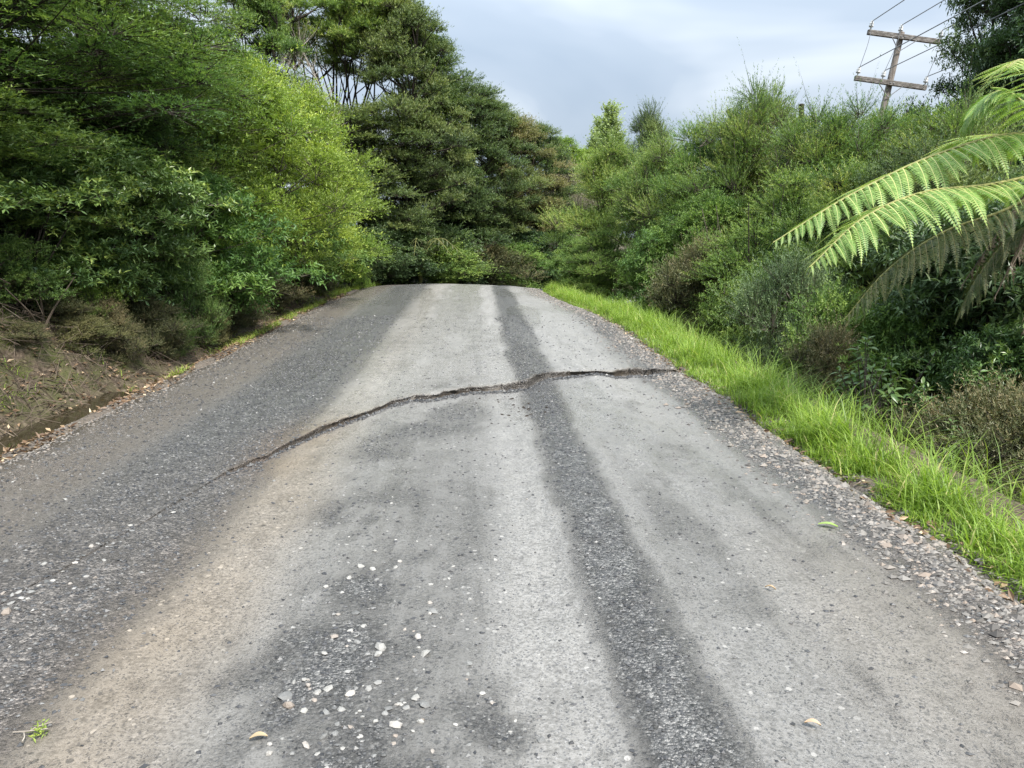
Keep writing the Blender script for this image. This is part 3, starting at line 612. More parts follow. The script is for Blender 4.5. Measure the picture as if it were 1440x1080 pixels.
plant('broadtall0', 'far bright green tree beside the poplar', 'tree', 826, 64.0, 208, mat='bright', group=GC, wide=3.0, name='broadleaf_tree')
plant('poplar0', 'tall slender pale poplar above the trees', 'tree', 859, 72.0, 146, mat='poplar', bark='bark_pale', group=GC, wide=2.0, name='poplar_tree')
plant('poplar0', 'shorter slender poplar left of the taller one', 'tree', 843, 74.0, 165, mat='poplar', bark='bark_pale', group=GC, wide=1.4, name='poplar_tree')
plant('shrub1', 'thin-topped dark tree right of the poplars on the skyline', 'tree', 915, 46.0, 148, mat='kanuka_dark', bark='bark_dark', group=GC, wide=2.0, name='conifer_tree')
for i, (px, Y, top, m_, ky, lb) in enumerate([
        (530, 25.5, 318, 'deep', 'round0', 'green leafy bush at the left corner of the bend'), (565, 26.8, 310, 'deep', 'broad0', 'dark leafy bush under the tall trees left of the bend'),
        (600, 28.0, 335, 'mid', 'round1', 'green bush behind the crest left of centre'), (640, 29.5, 318, 'deep', 'broad1', 'dark bush behind the crest at the middle'),
        (680, 30.5, 345, 'gorse', 'gorse0', 'brownish bush behind the crest at the middle'), (715, 32.0, 340, 'mid', 'round0', 'green bush behind the crest right of the middle'),
        (750, 33.5, 322, 'deep', 'broad2', 'dark leafy bush under the right end of the dark row'), (783, 34.5, 300, 'mid', 'broad0', 'green shrub standing in the gap at the bend'),
        (620, 31.5, 290, 'deep', 'broad2', 'dark understorey shrub behind the crest bushes'), (700, 34.0, 290, 'deep', 'broad1', 'dark understorey shrub right of the middle behind the bend')]):
    plant(ky, lb, 'shrub', px, Y, top, mat=m_, group='bushes behind the road crest', wide=1.5+.3*(i % 3), name='low_bush', bark='bark_dark')
# right of the road
plant('shrub1', 'olive shrub at the inside of the bend, below the poplars', 'shrub', 862, 24.0, 195, mat='kanuka', group=GR, wide=1.7, name='kanuka_shrub')
plant('shrub2', 'yellow-olive shrub right of the bend below the thin-topped tree', 'shrub', 925, 21.5, 205, mat='kanuka', group=GR, wide=1.7, name='kanuka_shrub')
plant('shrub0', 'tall wispy olive shrub before the leaning stub pole', 'shrub', 990, 19.5, 168, mat='kanuka', group=GR, wide=1.7, name='kanuka_shrub')
plant('shrub2', 'brownish olive shrub in the middle of the right-hand row', 'shrub', 1035, 17.5, 190, mat='kanuka', group=GR, wide=1.7, name='kanuka_shrub')
plant('shrub1', 'sparse tall shrub with bare top twigs on the right skyline', 'shrub', 1085, 18.5, 128, mat='kanuka', group=GR, wide=1.5, name='kanuka_shrub')
plant('bare0', 'bare twiggy shrub with dark stems before the stub post', 'shrub', 1100, 16.8, 145, mat='kanuka_brown', bark='bark_dark', group=GR, wide=1.2, name='bare_shrub')
plant('shrub0', 'bushy yellow-green shrub below the left ends of the crossarms', 'shrub', 1165, 16.0, 155, mat='kanuka', group=GR, wide=1.8, name='kanuka_shrub')
plant('shrub2', 'yellow-green shrub hiding the foot of the power pole', 'shrub', 1245, 15.5, 152, mat='kanuka', group=GR, wide=1.9, name='kanuka_shrub')
plant('shrub1', 'olive shrub above the big fern fronds', 'shrub', 1320, 14.5, 160, mat='kanuka', group=GR, wide=1.8, name='kanuka_shrub')
plant('shrub0', 'dark olive shrub between the stems above the broad verge', 'shrub', 1110, 13.8, 235, mat='kanuka', bark='bark_dark', group=GR, wide=1.5, name='kanuka_shrub')
plant('shrub2', 'dark olive shrub directly behind the fern tips', 'shrub', 1205, 12.3, 225, mat='kanuka', bark='bark_dark', group=GR, wide=1.6, name='kanuka_shrub')
plant('shrub1', 'dark shrub behind the middle of the fern fronds', 'shrub', 1310, 10.8, 195, mat='kanuka_dark', bark='bark_dark', group=GR, wide=1.6, name='kanuka_shrub')
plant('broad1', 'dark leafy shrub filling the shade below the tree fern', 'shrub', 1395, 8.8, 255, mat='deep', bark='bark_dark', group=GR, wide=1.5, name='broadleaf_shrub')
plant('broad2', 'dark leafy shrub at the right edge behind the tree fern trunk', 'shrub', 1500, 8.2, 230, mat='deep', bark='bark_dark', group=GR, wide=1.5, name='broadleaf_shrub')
plant('broadtall0', 'tall dark glossy tree in the top right corner', 'tree', 1452, 19.0, -190, mat='deep', bark='bark_dark', group=GR, wide=1.9, name='broadleaf_tree')
plant('broadtall0', 'second dark glossy tree at the top right edge', 'tree', 1520, 17.5, -120, mat='deep', bark='bark_dark', group=GR, wide=2.4, name='broadleaf_tree')
plant('shrub2', 'grey-green shrub under the tall dark tree at top right', 'shrub', 1388, 16.0, 130, mat='greyblue', bark='bark_dark', group=GR, wide=1.5, name='kanuka_shrub')
plant('shrub0', 'olive-brown low shrub beside the far end of the grass strip', 'shrub', 842, 22.0, 322, mat='kanuka', group=GR, wide=1.2, name='kanuka_shrub')
plant('round0', 'pale green low bush at the inside of the bend', 'shrub', 815, 23.2, 335, mat='mid', group=GR, wide=1.0, name='low_bush')
plant('broad0', 'bright-edged dark green bush beside the middle of the grass strip', 'shrub', 925, 17.0, 318, mat='mid', group=GR, wide=1.0, name='broadleaf_shrub')
plant('shrub1', 'olive shrub behind the bright-edged green bush', 'shrub', 965, 18.5, 270, mat='kanuka', group=GR, wide=1.2, name='kanuka_shrub')
plant('gorse0', 'dark brown-green bush right of the bright-edged bush', 'shrub', 1000, 14.6, 340, mat='gorse', bark='bark_dark', group=GR, wide=1.0, name='low_bush')
plant('round1', 'light leafy bush behind the grass strip below the bare stems', 'shrub', 1062, 12.4, 372, mat='mid', group=GR, wide=.9, name='low_bush')
plant('gorse1', 'grey-green prickly bush beside the grass strip under the fern tips', 'shrub', 1120, 10.8, 362, mat='greyblue', group=GR, wide=.95, name='low_bush')
plant('gorse0', 'brown prickly bush leaning over the grass strip', 'shrub', 1165, 8.9, 462, mat='gorse', group=GR, wide=.62, name='low_bush')
plant('round0', 'green leafy bush behind the brown prickly bush', 'shrub', 1205, 9.6, 420, mat='mid', group=GR, wide=.8, name='low_bush')
plant('gorse1', 'large brown prickly bush at the right edge by the grass', 'shrub', 1400, 6.3, 545, mat='gorse', group=GR, wide=.85, name='low_bush')
plant('gorse0', 'brown prickly bush nearest the camera at the right edge', 'shrub', 1500, 5.6, 560, mat='gorse', group=GR, wide=.8, name='low_bush')
plant('broad0', 'glossy shrub at mid height between the leftmost shrubs', 'shrub', 95, 10.2, 170, mat='glossy', group=GL, wide=1.4, name='broadleaf_shrub')
plant('round1', 'low leafy bush on the bank lip at the left edge', 'shrub', 12, 8.6, 330, mat='mid', group=GL, wide=.6, name='low_bush')
plant('round0', 'low dark leafy bush on the bank lip left of the verge', 'shrub', 225, 11.6, 330, mat='glossy', group=GL, wide=.8, name='low_bush')
for px, Y, top, lb in ((1062, 17.2, 118, 'before the leaning dead snag'), (1150, 15.2, 150, 'left of the lower crossarm'), (1005, 18.4, 160, 'left of the leaning dead snag'),
                       (1212, 14.6, 140, 'under the lower crossarm'), (1362, 14.0, 135, 'under the tall dark tree'), (935, 20.5, 188, 'below the thin-topped far tree')):
    plant('wisp%d' % (px % 2), 'airy thin-stemmed olive shrub '+lb, 'shrub', px, Y, top, mat='kanuka', group=GR, wide=1.15, name='wispy_shrub')
for i, (px, Y, top, w, ky, m_, lb) in enumerate([(30, 8.7, 425, .45, 'gorse0', 'gorse', 'at the extreme left'), (85, 8.9, 418, .5, 'gorse1', 'gorse', 'beside the pale yellow-green bush'), (140, 9.3, 420, .42, 'gorse0', 'gorse', 'right of the pale yellow-green bush'),
        (205, 10.2, 420, .5, 'gorse1', 'gorse', 'left of the wispy olive bush'), (245, 10.6, 440, .32, 'gorse0', 'kanuka', 'before the wispy olive bush'), (310, 12.6, 410, .6, 'gorse0', 'gorse', 'right of the wispy olive bush'),
        (372, 15.6, 395, .6, 'gorse1', 'gorse', 'under the feathery shrubs'), (440, 20.5, 385, .7, 'gorse0', 'gorse', 'near the crest')]):
    plant(ky, 'low dry scrubby bush on the left bank lip '+lb, 'shrub', px, Y, top, mat=m_, group='low scrub on the left bank', wide=w, name='low_scrub')
for i, (px, Y, top, w, ky, m_, lb) in enumerate([(12, 8.0, 452, .40, 'gorse1', 'gorse', 'nearest the left edge'), (108, 8.7, 446, .42, 'gorse0', 'kanuka_brown', 'below the pale yellow-green bush'), (160, 9.3, 448, .38, 'gorse1', 'gorse', 'below the brown dry bush'),
        (222, 10.2, 442, .42, 'gorse0', 'gorse', 'left of the olive tuft'), (288, 11.6, 432, .40, 'gorse1', 'kanuka_brown', 'under the dark shrubs'), (338, 13.6, 408, .5, 'gorse0', 'gorse', 'halfway to the crest'), (405, 17.8, 394, .55, 'gorse1', 'kanuka_brown', 'nearer the crest')]):
    plant(ky, 'small brittle brown bush on the left bank face '+lb, 'shrub', px, Y, top, mat=m_, group='brittle bushes on the left bank face', wide=w, name='low_scrub')
plant('tall0', 'yellow-green tree crown filling the gap left of the umbrella trees', 'tree', 350, 22.5, -45, mat='kanuka', bark='bark_dark', group=GL, wide=1.9, name='kanuka_tree')
plant('broad0', 'tangled green shrub above the glossy large-leaved shrubs on the right', 'shrub', 1275, 8.8, 415, mat='mid', bark='bark_dark', group=GR, wide=.85, name='broadleaf_shrub')
plant('round1', 'fresh green bush between the grey-green bush and the old fern frond', 'shrub', 1175, 9.8, 395, mat='mid', group=GR, wide=.85, name='low_bush')
plant('broad2', 'glossy shrub above the large brown bush at the right edge', 'shrub', 1432, 7.3, 455, mat='glossy', bark='bark_dark', group=GR, wide=.8, name='broadleaf_shrub')
plant('feather1', 'fresh green feathery shrub in the middle of the right-hand row', 'shrub', 1000, 16.6, 265, mat='mid', group=GR, wide=1.2, name='feathery_shrub')
plant('feather0', 'fresh green feathery shrub behind the fern tips', 'shrub', 1150, 12.9, 300, mat='mid', group=GR, wide=1.1, name='feathery_shrub')
plant('tall1', 'dark tree just beyond the left edge of the bank', 'tree', -330, 8.2, -60, mat='leafy', bark='bark_dark', group=GL, wide=2.4, name='kanuka_tree')
plant('broad1', 'glossy shrub just beyond the left edge of the bank', 'shrub', -150, 8.4, 190, mat='glossy', group=GL, wide=1.4, name='broadleaf_shrub')
# ------------------------------------------------------------------ tree fern
def pinna_mesh(name, mat, droop, seed, n=24, ragged=0.0):
    g = np.random.default_rng(seed); mb = MB()
    t = np.linspace(.04, .985, n); wl = .155*np.sin(np.pi*np.clip(t*.80+.20, 0, 1))**.7*(1-t**4*.75)
    c = lambda q: np.stack([q, q*0, -droop*q**2], -1)
    P = c(t)
    for sgn in (-1, 1):
        keep = g.random(n) >= ragged
        d = np.stack([np.full(n, .42), np.full(n, sgn*.9), np.full(n, -.12)-.25*t], -1)+g.normal(0, .05, (n, 3)); d = nrm(d)
        sd = np.stack([np.full(n, .0152), t*0, -2*droop*t*.0152], -1)
        tip = P+d*wl[:, None]; mid = P+d*(wl*.5)[:, None]+[0, 0, .006]
        V = np.stack([P-sd, mid-sd*.95, tip, mid+sd*.95, P+sd], 1)[keep]; m_ = len(V); b = np.arange(m_)[:, None]*5
        mb.add(V, F4=b+[0, 1, 3, 4], F3=b+[1, 2, 3], tint=np.repeat(np.clip(.5+g.normal(0, .16, m_), 0, .86), 5))
    q = np.linspace(0, 1, 7); V, F = tubes(c(q)[None]+[0, 0, .003], np.linspace(.010, .003, 7)[None], 3); mb.add(V, F4=F, tint=1.0)
    return mb.mesh(name, mat)
PIN = [pinna_mesh('pinna%d' % i, M['fern'], .16+.2*i, 300+i, n=22) for i in range(3)]
PIN_OLD = [pinna_mesh('pinna_old%d' % i, M['fern_old'], .45+.25*i, 310+i, n=24, ragged=.05) for i in range(2)]
PIN_DEAD = [pinna_mesh('pinna_dead%d' % i, M['fern_dead'], .7+.3*i, 320+i, ragged=.35) for i in range(2)]
def frond(parent, base, pts, pins, npair=24, maxlen=.40, split=True, rm='rachis', nup=(0, 0, 1), start=.16, label=None):
    g = np.random.default_rng(abs(hash((round(float(pts[0][0]*99)), round(float(pts[-1][0]*99)), round(float(pts[-1][2]*99))))) % 9999)
    c = catmull(np.array(pts)-base, 40); L = np.linalg.norm(c[-1]-c[0])
    mb = MB(); V, F = tubes(c[None], np.linspace(.017, .004, 40)[None], 6); mb.add(V, F4=F)
    me = mb.mesh('frond', M[rm]); fo = obj('frond', me, parent)
    if label: fo['label'] = label
    ts = np.linspace(start, .99, npair)
    tan = nrm(np.gradient(c, axis=0))
    for i, t in enumerate(ts):
        k = t*39; a = int(k); p = c[a]+(c[min(a+1, 39)]-c[a])*(k-a); T = tan[a]
        side0 = nrm(np.cross(T, np.array(nup, float)))
        q = (t-start)/(1-start)
        ln = maxlen*(math.sin(math.pi*(.22+.74*q))**.75)*g.uniform(.93, 1.05)*(1 if q < .9 else .8)
        for sg in (-1, 1):
            x = nrm(side0*sg*.93+T*(.30+.40*q)+np.array([0, 0, -.16])+g.normal(0, .07, 3))
            nu = np.array(nup)+g.normal(0, .16, 3); z = nrm(nu-x*np.dot(nu, x)); y = np.cross(z, x)
            m_ = Matrix(((x[0]*ln, y[0]*ln, z[0]*ln, p[0]), (x[1]*ln, y[1]*ln, z[1]*ln, p[1]), (x[2]*ln, y[2]*ln, z[2]*ln, p[2]), (0, 0, 0, 1)))
            o = bpy.data.objects.new('pinna', pins[g.integers(len(pins))]); COL.objects.link(o); o.parent = fo; o.matrix_local = m_
    return fo
def tree_fern():
    K = 1.17; C = at(1530, 228, 5.75*K); base = np.array([C[0]+.05, C[1]+.1, float(ground(C[0], C[1]))])
    t = thing('tree_fern', 'tree fern with large bright green drooping fronds at the right edge', 'tree fern', base)
    mb = MB(); q = np.linspace(0, 1, 22); cl = np.stack([.05-.05*q, .1-.1*q+.05*np.sin(q*3), q*(C[2]-base[2])-.2*(1-q)], -1)-np.array([.05, .1, 0])
    V, F = tubes(cl[None], (.085+.04*(1-q)+.012*np.sin(np.arange(22)*2.1))[None], 12); V += rng.normal(0, .009, V.shape); mb.add(V, F4=F)
    # frond stumps bristling on the trunk
    n = 130; h = rng.random(n); a = rng.uniform(0, 6.28, n); k = (h*21).astype(int); B0 = cl[k]+np.stack([.09*np.cos(a), .09*np.sin(a), a*0], -1)
    E = B0+np.stack([.10*np.cos(a), .10*np.sin(a), a*0+.07], -1)*rng.uniform(.4, 1.2, (n, 1))
    V, F = tubes(np.stack([B0, (B0+E)/2, E], 1), np.tile([.014, .010, .005], (n, 1)), 4); mb.add(V, F4=F)
    obj('trunk', mb.mesh('fern_trunk', M['bark_dark']), t)
    A = lambda *p: [at(v[0], v[1], v[2]*K) for v in p]
    frond(t, base, [C]+A((1440, 188, 5.65), (1320, 216, 5.45), (1200, 272, 5.2), (1087, 341, 5.0)), PIN, 42, .45)
    frond(t, base, [C]+A((1400, 258, 5.4), (1300, 270, 5.1), (1215, 306, 4.85), (1138, 376, 4.65)), PIN, 40, .47)
    frond(t, base, [C]+A((1445, 150, 5.75), (1412, 128, 5.8), (1380, 142, 5.85), (1352, 180, 5.9)), PIN, 36, .40)
    frond(t, base, [C]+A((1430, 196, 6.0), (1385, 190, 6.3), (1340, 202, 6.6), (1300, 228, 6.8)), PIN, 36, .40)
    frond(t, base, [C]+A((1470, 120, 5.4), (1440, 85, 5.1), (1415, 95, 4.8)), PIN, 30, .38)
    frond(t, base, [C]+A((1440, 262, 6.2), (1400, 262, 6.6), (1350, 275, 7.0), (1310, 300, 7.2)), PIN, 34, .40)
    frond(t, base, [C]+A((1530, 170, 5.6), (1600, 160, 5.5), (1700, 230, 5.4)), PIN, 16, .40)
    frond(t, base, [C]+A((1520, 190, 5.0), (1530, 200, 4.4), (1500, 300, 3.9)), PIN, 16, .36)
    frond(t, base, [C]+A((1420, 292, 5.7), (1330, 325, 5.6), (1250, 378, 5.55), (1185, 452, 5.5)), PIN_OLD, 34, .36, label='older olive-brown frond hanging lowest over the bushes')
    frond(t, base, [C]+A((1470, 300, 5.9), (1420, 335, 6.0), (1375, 390, 6.05), (1345, 450, 6.1)), PIN_OLD, 26, .34)
    for tip in ((1398, 420, 6.8), (1352, 402, 7.0), (1438, 470, 6.7), (1420, 380, 6.3)):
        m_ = (np.array([(C[0]*1.6+at(*tip)[0])/2.6, (C[1]*1.6+at(*tip)[1])/2.6, C[2]-.1]))
        frond(t, base, [C, m_, at(*tip)], PIN_DEAD, 14, .26, rm='twig')
tree_fern()
# a small ground fern frond cluster under the tall trees and one at the right edge
def ground_fern(label, px, py, Y, n, L, mat, lift=.7):
    p = at(px, py, Y); z = float(ground(p[0], p[1])); t = thing('ground_fern', label, 'fern', (p[0], p[1], z)); h = max(p[2]-z, .1)
    for i in range(n):
        a = 6.28*i/n+rng.uniform(-.3, .3); d = np.array([math.cos(a), math.sin(a), 0])
        frond(t, np.zeros(3), [np.array([0, 0, .0]), d*L*.12+[0, 0, h*.7], d*L*.5+[0, 0, h], d*L+[0, 0, h*lift]], mat, 12, L*.22)
ground_fern('green ground fern under the tall dark trees left of the bend', 590, 335, 26.5, 7, 1.5, PIN_OLD)

# ------------------------------------------------------------------ near leafy shrubs: each large leaf its own piece
def big_leaf(name, mat):
    g = np.random.default_rng(5); mb = MB(); n = 6; t = np.linspace(0, 1, n); w = .21*np.sin(np.pi*np.clip(t, .03, .99))**.75*(1.1-.35*t)
    z = -.28*t**2
    V = np.concatenate([np.stack([t, w, z+.07*np.minimum(1, w*5)], -1), np.stack([t, t*0, z], -1), np.stack([t, -w, z+.07*np.minimum(1, w*5)], -1)])
    F = [(i, i+n, i+n+1, i+1) for i in range(n-1)]+[(i+n, i+2*n, i+2*n+1, i+n+1) for i in range(n-1)]
    mb.add(V, F4=F, tint=.55); return mb.mesh(name, mat, True)
BIGLEAF = big_leaf('leaf', M['glossy'])
def leafy_shrub(label, px, top, Y, R, nstem, seed, llen=.115):
    g = np.random.default_rng(seed); p = at(px, top, Y); z = float(ground(p[0], p[1])); H = p[2]-z
    t = thing('leafy_shrub', label, 'shrub', (p[0], p[1], z), 'large-leaved shrubs by the right verge'); mb = MB(); cnt = 0
    for i in range(nstem):
        a = g.uniform(0, 6.28); rr = R*math.sqrt(g.random()); e = np.array([rr*math.cos(a), rr*math.sin(a), H*(.55+.45*g.random())*(1-.35*(rr/R)**2)])
        c = catmull([np.array([0, 0, -.1]), np.array([e[0]*.25, e[1]*.25, e[2]*.5]), e], 8)
        V, F = tubes(c[None], np.linspace(.014, .004, 8)[None], 5); mb.add(V, F4=F)
        T = nrm(c[-1]-c[-2])
        for j in range(9):
            if cnt >= 290: break
            q = 1-j*.035; b = c[-1]-T*(1-q)*.9*H*.5
            th = j*2.4+a; u_ = nrm(np.cross(T, [.3, .2, .9])); v_ = np.cross(T, u_)
            x = nrm(T*(.55 if j < 4 else .1)+u_*math.cos(th)+v_*math.sin(th)+np.array([0, 0, .12])+g.normal(0, .1, 3))
            up_ = nrm(np.array([0, 0, 1.])+g.normal(0, .25, 3)); z_ = nrm(up_-x*np.dot(up_, x)); y = np.cross(z_, x); l = llen*g.uniform(.6, 1.25)*(.7 if j < 2 else 1)
            o = bpy.data.objects.new('leaf', BIGLEAF); COL.objects.link(o); o.parent = t; cnt += 1
            o.matrix_local = Matrix(((x[0]*l, y[0]*l, z_[0]*l, b[0]), (x[1]*l, y[1]*l, z_[1]*l, b[1]), (x[2]*l, y[2]*l, z_[2]*l, b[2]), (0, 0, 0, 1)))
    obj('stem', mb.mesh('shrub_stem', M['bark']), t)
leafy_shrub('large-leaved glossy shrub right of the brown prickly bush', 1262, 446, 7.9, .62, 32, 1)
leafy_shrub('large-leaved glossy shrub under the lowest old fern frond', 1225, 470, 7.4, .40, 18, 2)
leafy_shrub('large-leaved glossy shrub above the large brown bush at the right edge', 1365, 505, 6.9, .60, 30, 3)
leafy_shrub('small fresh green sprig growing through the large brown bush', 1335, 590, 5.9, .25, 10, 4, .07)

# ------------------------------------------------------------------ grass verge
def blades(mb, X, Y, Hh, w, bend, g, tint, seg=3):
    n = len(X); Z = ground(X, Y)-.01; a = g.uniform(0, 6.28, n); d = np.stack([np.cos(a), np.sin(a), a*0], -1)
    ln = bend*Hh; sd = np.stack([-np.sin(a), np.cos(a), a*0], -1)
    rows = []
    for k in range(seg+1):
        q = k/seg; c = np.stack([X, Y, Z], -1)+d*(ln*q**2)[:, None]+np.array([0, 0, 1])*(Hh*(q-.30*q**3*np.minimum(bend, 1.6)))[:, None]
        ww = (w*(1-q**1.6)*.5+.0004)[:, None]; rows += [c-sd*ww, c+sd*ww]
    V = np.stack(rows, 1); m_ = 2*(seg+1); b = np.arange(n)[:, None]*m_
    mb.add(V, F4=np.concatenate([b+[2*k, 2*k+1, 2*k+3, 2*k+2] for k in range(seg)]), tint=np.repeat(tint, m_))
def verge():
    g = np.random.default_rng(21); mb = MB()
    nt = 2100; s = 1.0+24.5*g.random(nt)**1.25; x = 2.50+(.38+.27*sstep(5, 10, s))*g.random(nt)**1.15+.22*(fbm(s*1.1, s*0, 3)-.5)+.35*sstep(9, 16, s)*(g.random(nt)-.2)
    x = x-.62*sstep(12, 22, s)
    dens = fbm(x*3, s*1.2, 3) > .24; x = x[dens]; s = s[dens]
    hgt = (.07+.165*sstep(2.5, 2.85, x+.62*sstep(12, 22, s)))*(.25+1.5*fbm(x*2.4, s*1.3+7, 4))*g.uniform(.7, 1.35, len(x)); per = 19
    X = np.repeat(x, per)+g.normal(0, .055, len(x)*per); S = np.repeat(s, per)+g.normal(0, .055, len(x)*per); Hh = np.repeat(hgt, per)*g.uniform(.45, 1.3, len(X))
    tint = np.clip(.42+.45*(np.repeat(g.random(len(x)), per)-.5)+g.normal(0, .14, len(X))+.55*(g.random(len(X)) < .06), 0, 1)
    xx, yy = road_xy(X, S); blades(mb, xx, yy, Hh, g.uniform(.005, .010, len(X)), g.uniform(.25, 1.3, len(X)), g, tint)
    # low creeping fringe on the gravel side
    n = 9000; S = 1+23*g.random(n)**1.2; X = 2.45+.2*g.random(n)**1.5+.25*(fbm(S*1.1, S*0, 3)-.5)-.62*sstep(12, 22, S); k = fbm(X*4, S*2.5, 3) > .47; X, S = X[k], S[k]
    xx, yy = road_xy(X, S); blades(mb, xx, yy, g.uniform(.03, .09, len(X)), g.uniform(.005, .009, len(X)), g.uniform(.6, 2, len(X)), g, np.clip(.5+g.normal(0, .2, len(X)), 0, 1), 2)
    tag(obj('verge_grass', mb.mesh('verge_grass', M['grass']), kind='stuff'), 'lush bright green grass strip along the right gravel shoulder', 'grass')
    # long dark grass in the hollow behind the strip
    mb = MB(); n = 5000; S = 2+20*g.random(n); X = 3.0+2.0*g.random(n); xx, yy = road_xy(X, S)
    blades(mb, xx, yy, g.uniform(.15, .5, n), g.uniform(.006, .011, n), g.uniform(.4, 1.4, n), g, np.clip(.25+g.normal(0, .2, n), 0, 1))
    tag(obj('hollow_grass', mb.mesh('hollow_grass', M['weed']), kind='stuff'), 'long shaded grass in the dark hollow behind the bright strip', 'grass')
    # left bank weeds and outer verge of the bend
    mb = MB(); n = 34000; S = 1+36*g.random(n); X = -3.55-2.2*g.random(n)**1.7; f = fbm(X*2.1+3, S*1.3, 4)
    k = (f > np.where(X > -4.3, .57, .47))|((S > 19) & (X > -4.4) & (f > .42))|((S > 8) & (S < 19) & (X > -4.45) & (f > .43) & (vnoise(S*.9, X*.5) > .50)); k &= ~((S < 8.6) & (X > -4.28)); X, S = X[k], S[k]; xx, yy = road_xy(X, S)
    blades(mb, xx, yy, g.uniform(.03, .14, len(X))*(1+.9*(S > 20)), g.uniform(.005, .011, len(X)), g.uniform(.5, 1.8, len(X)), g, np.clip(.5+g.normal(0, .22, len(X)), 0, 1), 2)
    tag(obj('bank_weeds', mb.mesh('bank_weeds', M['weed']), kind='stuff'), 'patchy low green weeds on the left bank and ditch edge', 'weeds')
verge()

# ------------------------------------------------------------------ dead twigs and leaf litter on the left bank
def bank_debris():
    g = np.random.default_rng(33); n = 8000
    S = 2.5+16*g.random(n)**1.1; X = -4.15-1.9*g.random(n); k = fbm(X*1.6, S*.8, 3) > .36; X, S = X[k], S[k]; n = len(X)
    Z = ground(X, S)+.01+.55*g.random(n)**2.2*sstep(-4.4, -5.1, X)
    a = g.uniform(0, 6.28, n); L = g.uniform(.08, .5, n); d = np.stack([np.cos(a)*.6+.25, np.sin(a), g.normal(-.15, .35, n)], -1); d = nrm(d)
    B0 = np.stack([X, S, Z], -1); E = B0+d*L[:, None]; E[:, 2] = np.maximum(E[:, 2], ground(E[:, 0], E[:, 1])+.005); m_ = (B0+E)/2+g.normal(0, .16, (n, 3))*L[:, None]
    m_[:, 2] = np.maximum(m_[:, 2], ground(m_[:, 0], m_[:, 1])+.01)
    r = g.uniform(.0015, .0045, n)[:, None]*np.array([[1.2, 1, .5]]); V, F = tubes(np.stack([B0, m_, E], 1), r, 3); mb = MB(); mb.add(V, F4=F)
    tag(obj('dead_twigs', mb.mesh('dead_twigs', M['twig']), kind='stuff'), 'tangle of dead brown twigs lying on the left bank', 'twigs')
    n = 20000; S = 1.5+19*g.random(n); X = -3.45-2.3*g.random(n)**1.2; k = fbm(X*2.3, S*1.4+4, 3) > .40; X, S = X[k], S[k]
    n2 = 1500; S = np.concatenate([S, 2+17*g.random(n2)]); X = np.concatenate([X, 2.3+.5*g.random(n2)]); n = len(X)
    P = np.stack([X, S, np.maximum(ground(X, S), road_z(X, S)-.0)*(np.abs(X-XC) < 3.1)+ground(X, S)*(np.abs(X-XC) >= 3.1)+.008], -1)
    d = nrm(np.stack([g.normal(size=n), g.normal(size=n), g.normal(0, .25, n)], -1)); mb = MB()
    foliage(mb, P, d, np.full(n, .01), 1, .065, .026, .05, 0, 'leaf', np.clip(g.normal(.45, .28, n), 0, 1), g, 0)
    tag(obj('leaf_litter', mb.mesh('leaf_litter', M['litter']), kind='stuff'), 'brown leaf litter along both road edges and the ditch', 'leaf litter')
bank_debris()
def bank_stems(label, px, py0, Y, n, Lz, seed, mat, lean, grp='bare saplings on the left bank'):
    g = np.random.default_rng(seed); p = at(px, py0, Y); z = float(ground(p[0], p[1])); mb = MB()
    for i in range(n):
        b = np.array([g.normal(0, .12), g.normal(0, .12), -.1]); e = np.array([lean[0]+g.normal(0, .28), lean[1]+g.normal(0, .25), Lz*g.uniform(.6, 1)])
        c = catmull([b, b*.5+e*.4+g.normal(0, .05, 3), e], 9); V, F = tubes(c[None], (np.linspace(1, .3, 9)*g.uniform(.008, .026))[None], 6); mb.add(V, F4=F)
    tag(obj('dead_sapling', mb.mesh('dead_sapling', M[mat]), None, (p[0], p[1], z)), label, 'sapling', grp)
bank_stems('cluster of bare leaning brown stems at the far left on the bank', 25, 400, 8.9, 8, 1.15, 1, 'bark_dark', (.35, .1))
bank_stems('thin dead forked sapling on the face of the left bank', 60, 470, 8.4, 3, .6, 2, 'twig', (.15, 0))
bank_stems('bare dark stems under the middle feathery shrubs', 330, 390, 15, 7, 1.5, 3, 'bark_dark', (.2, .2))
bank_stems('bare dark upright stems among the shrubs right of the brown olive shrub', 1085, 400, 13.2, 9, 3.6, 4, 'bark_dark', (.1, .1), 'bare saplings right of the road')
bank_stems('thin bare stems behind the bright-edged bush on the right', 1030, 400, 14.5, 6, 3.0, 5, 'bark', (-.1, .1), 'bare saplings right of the road')
# ------------------------------------------------------------------ stones
def stone_mesh(name, seed, mat):
    g = np.random.default_rng(seed); a = (1+5**.5)/2
    V = nrm(np.array([(-1, a, 0), (1, a, 0), (-1, -a, 0), (1, -a, 0), (0, -1, a), (0, 1, a), (0, -1, -a), (0, 1, -a), (a, 0, -1), (a, 0, 1), (-a, 0, -1), (-a, 0, 1)], float))
    F = [(0, 11, 5), (0, 5, 1), (0, 1, 7), (0, 7, 10), (0, 10, 11), (1, 5, 9), (5, 11, 4), (11, 10, 2), (10, 7, 6), (7, 1, 8), (3, 9, 4), (3, 4, 2), (3, 2, 6), (3, 6, 8), (3, 8, 9), (4, 9, 5), (2, 4, 11), (6, 2, 10), (8, 6, 7), (9, 8, 1)]
    for _ in range(3):   # knock flat facets off it
        n = nrm(g.normal(size=3)); h = g.uniform(.45, .75); dd = V@n-h; V = V-np.maximum(dd, 0)[:, None]*n
    V = V*(1+g.normal(0, .10, (12, 1)))*np.array([1, g.uniform(.6, .85), g.uniform(.4, .6)])
    mb = MB(); mb.add(V, F3=F, tint=0.0)
    return mb.mesh(name, mat), V, np.array(F)
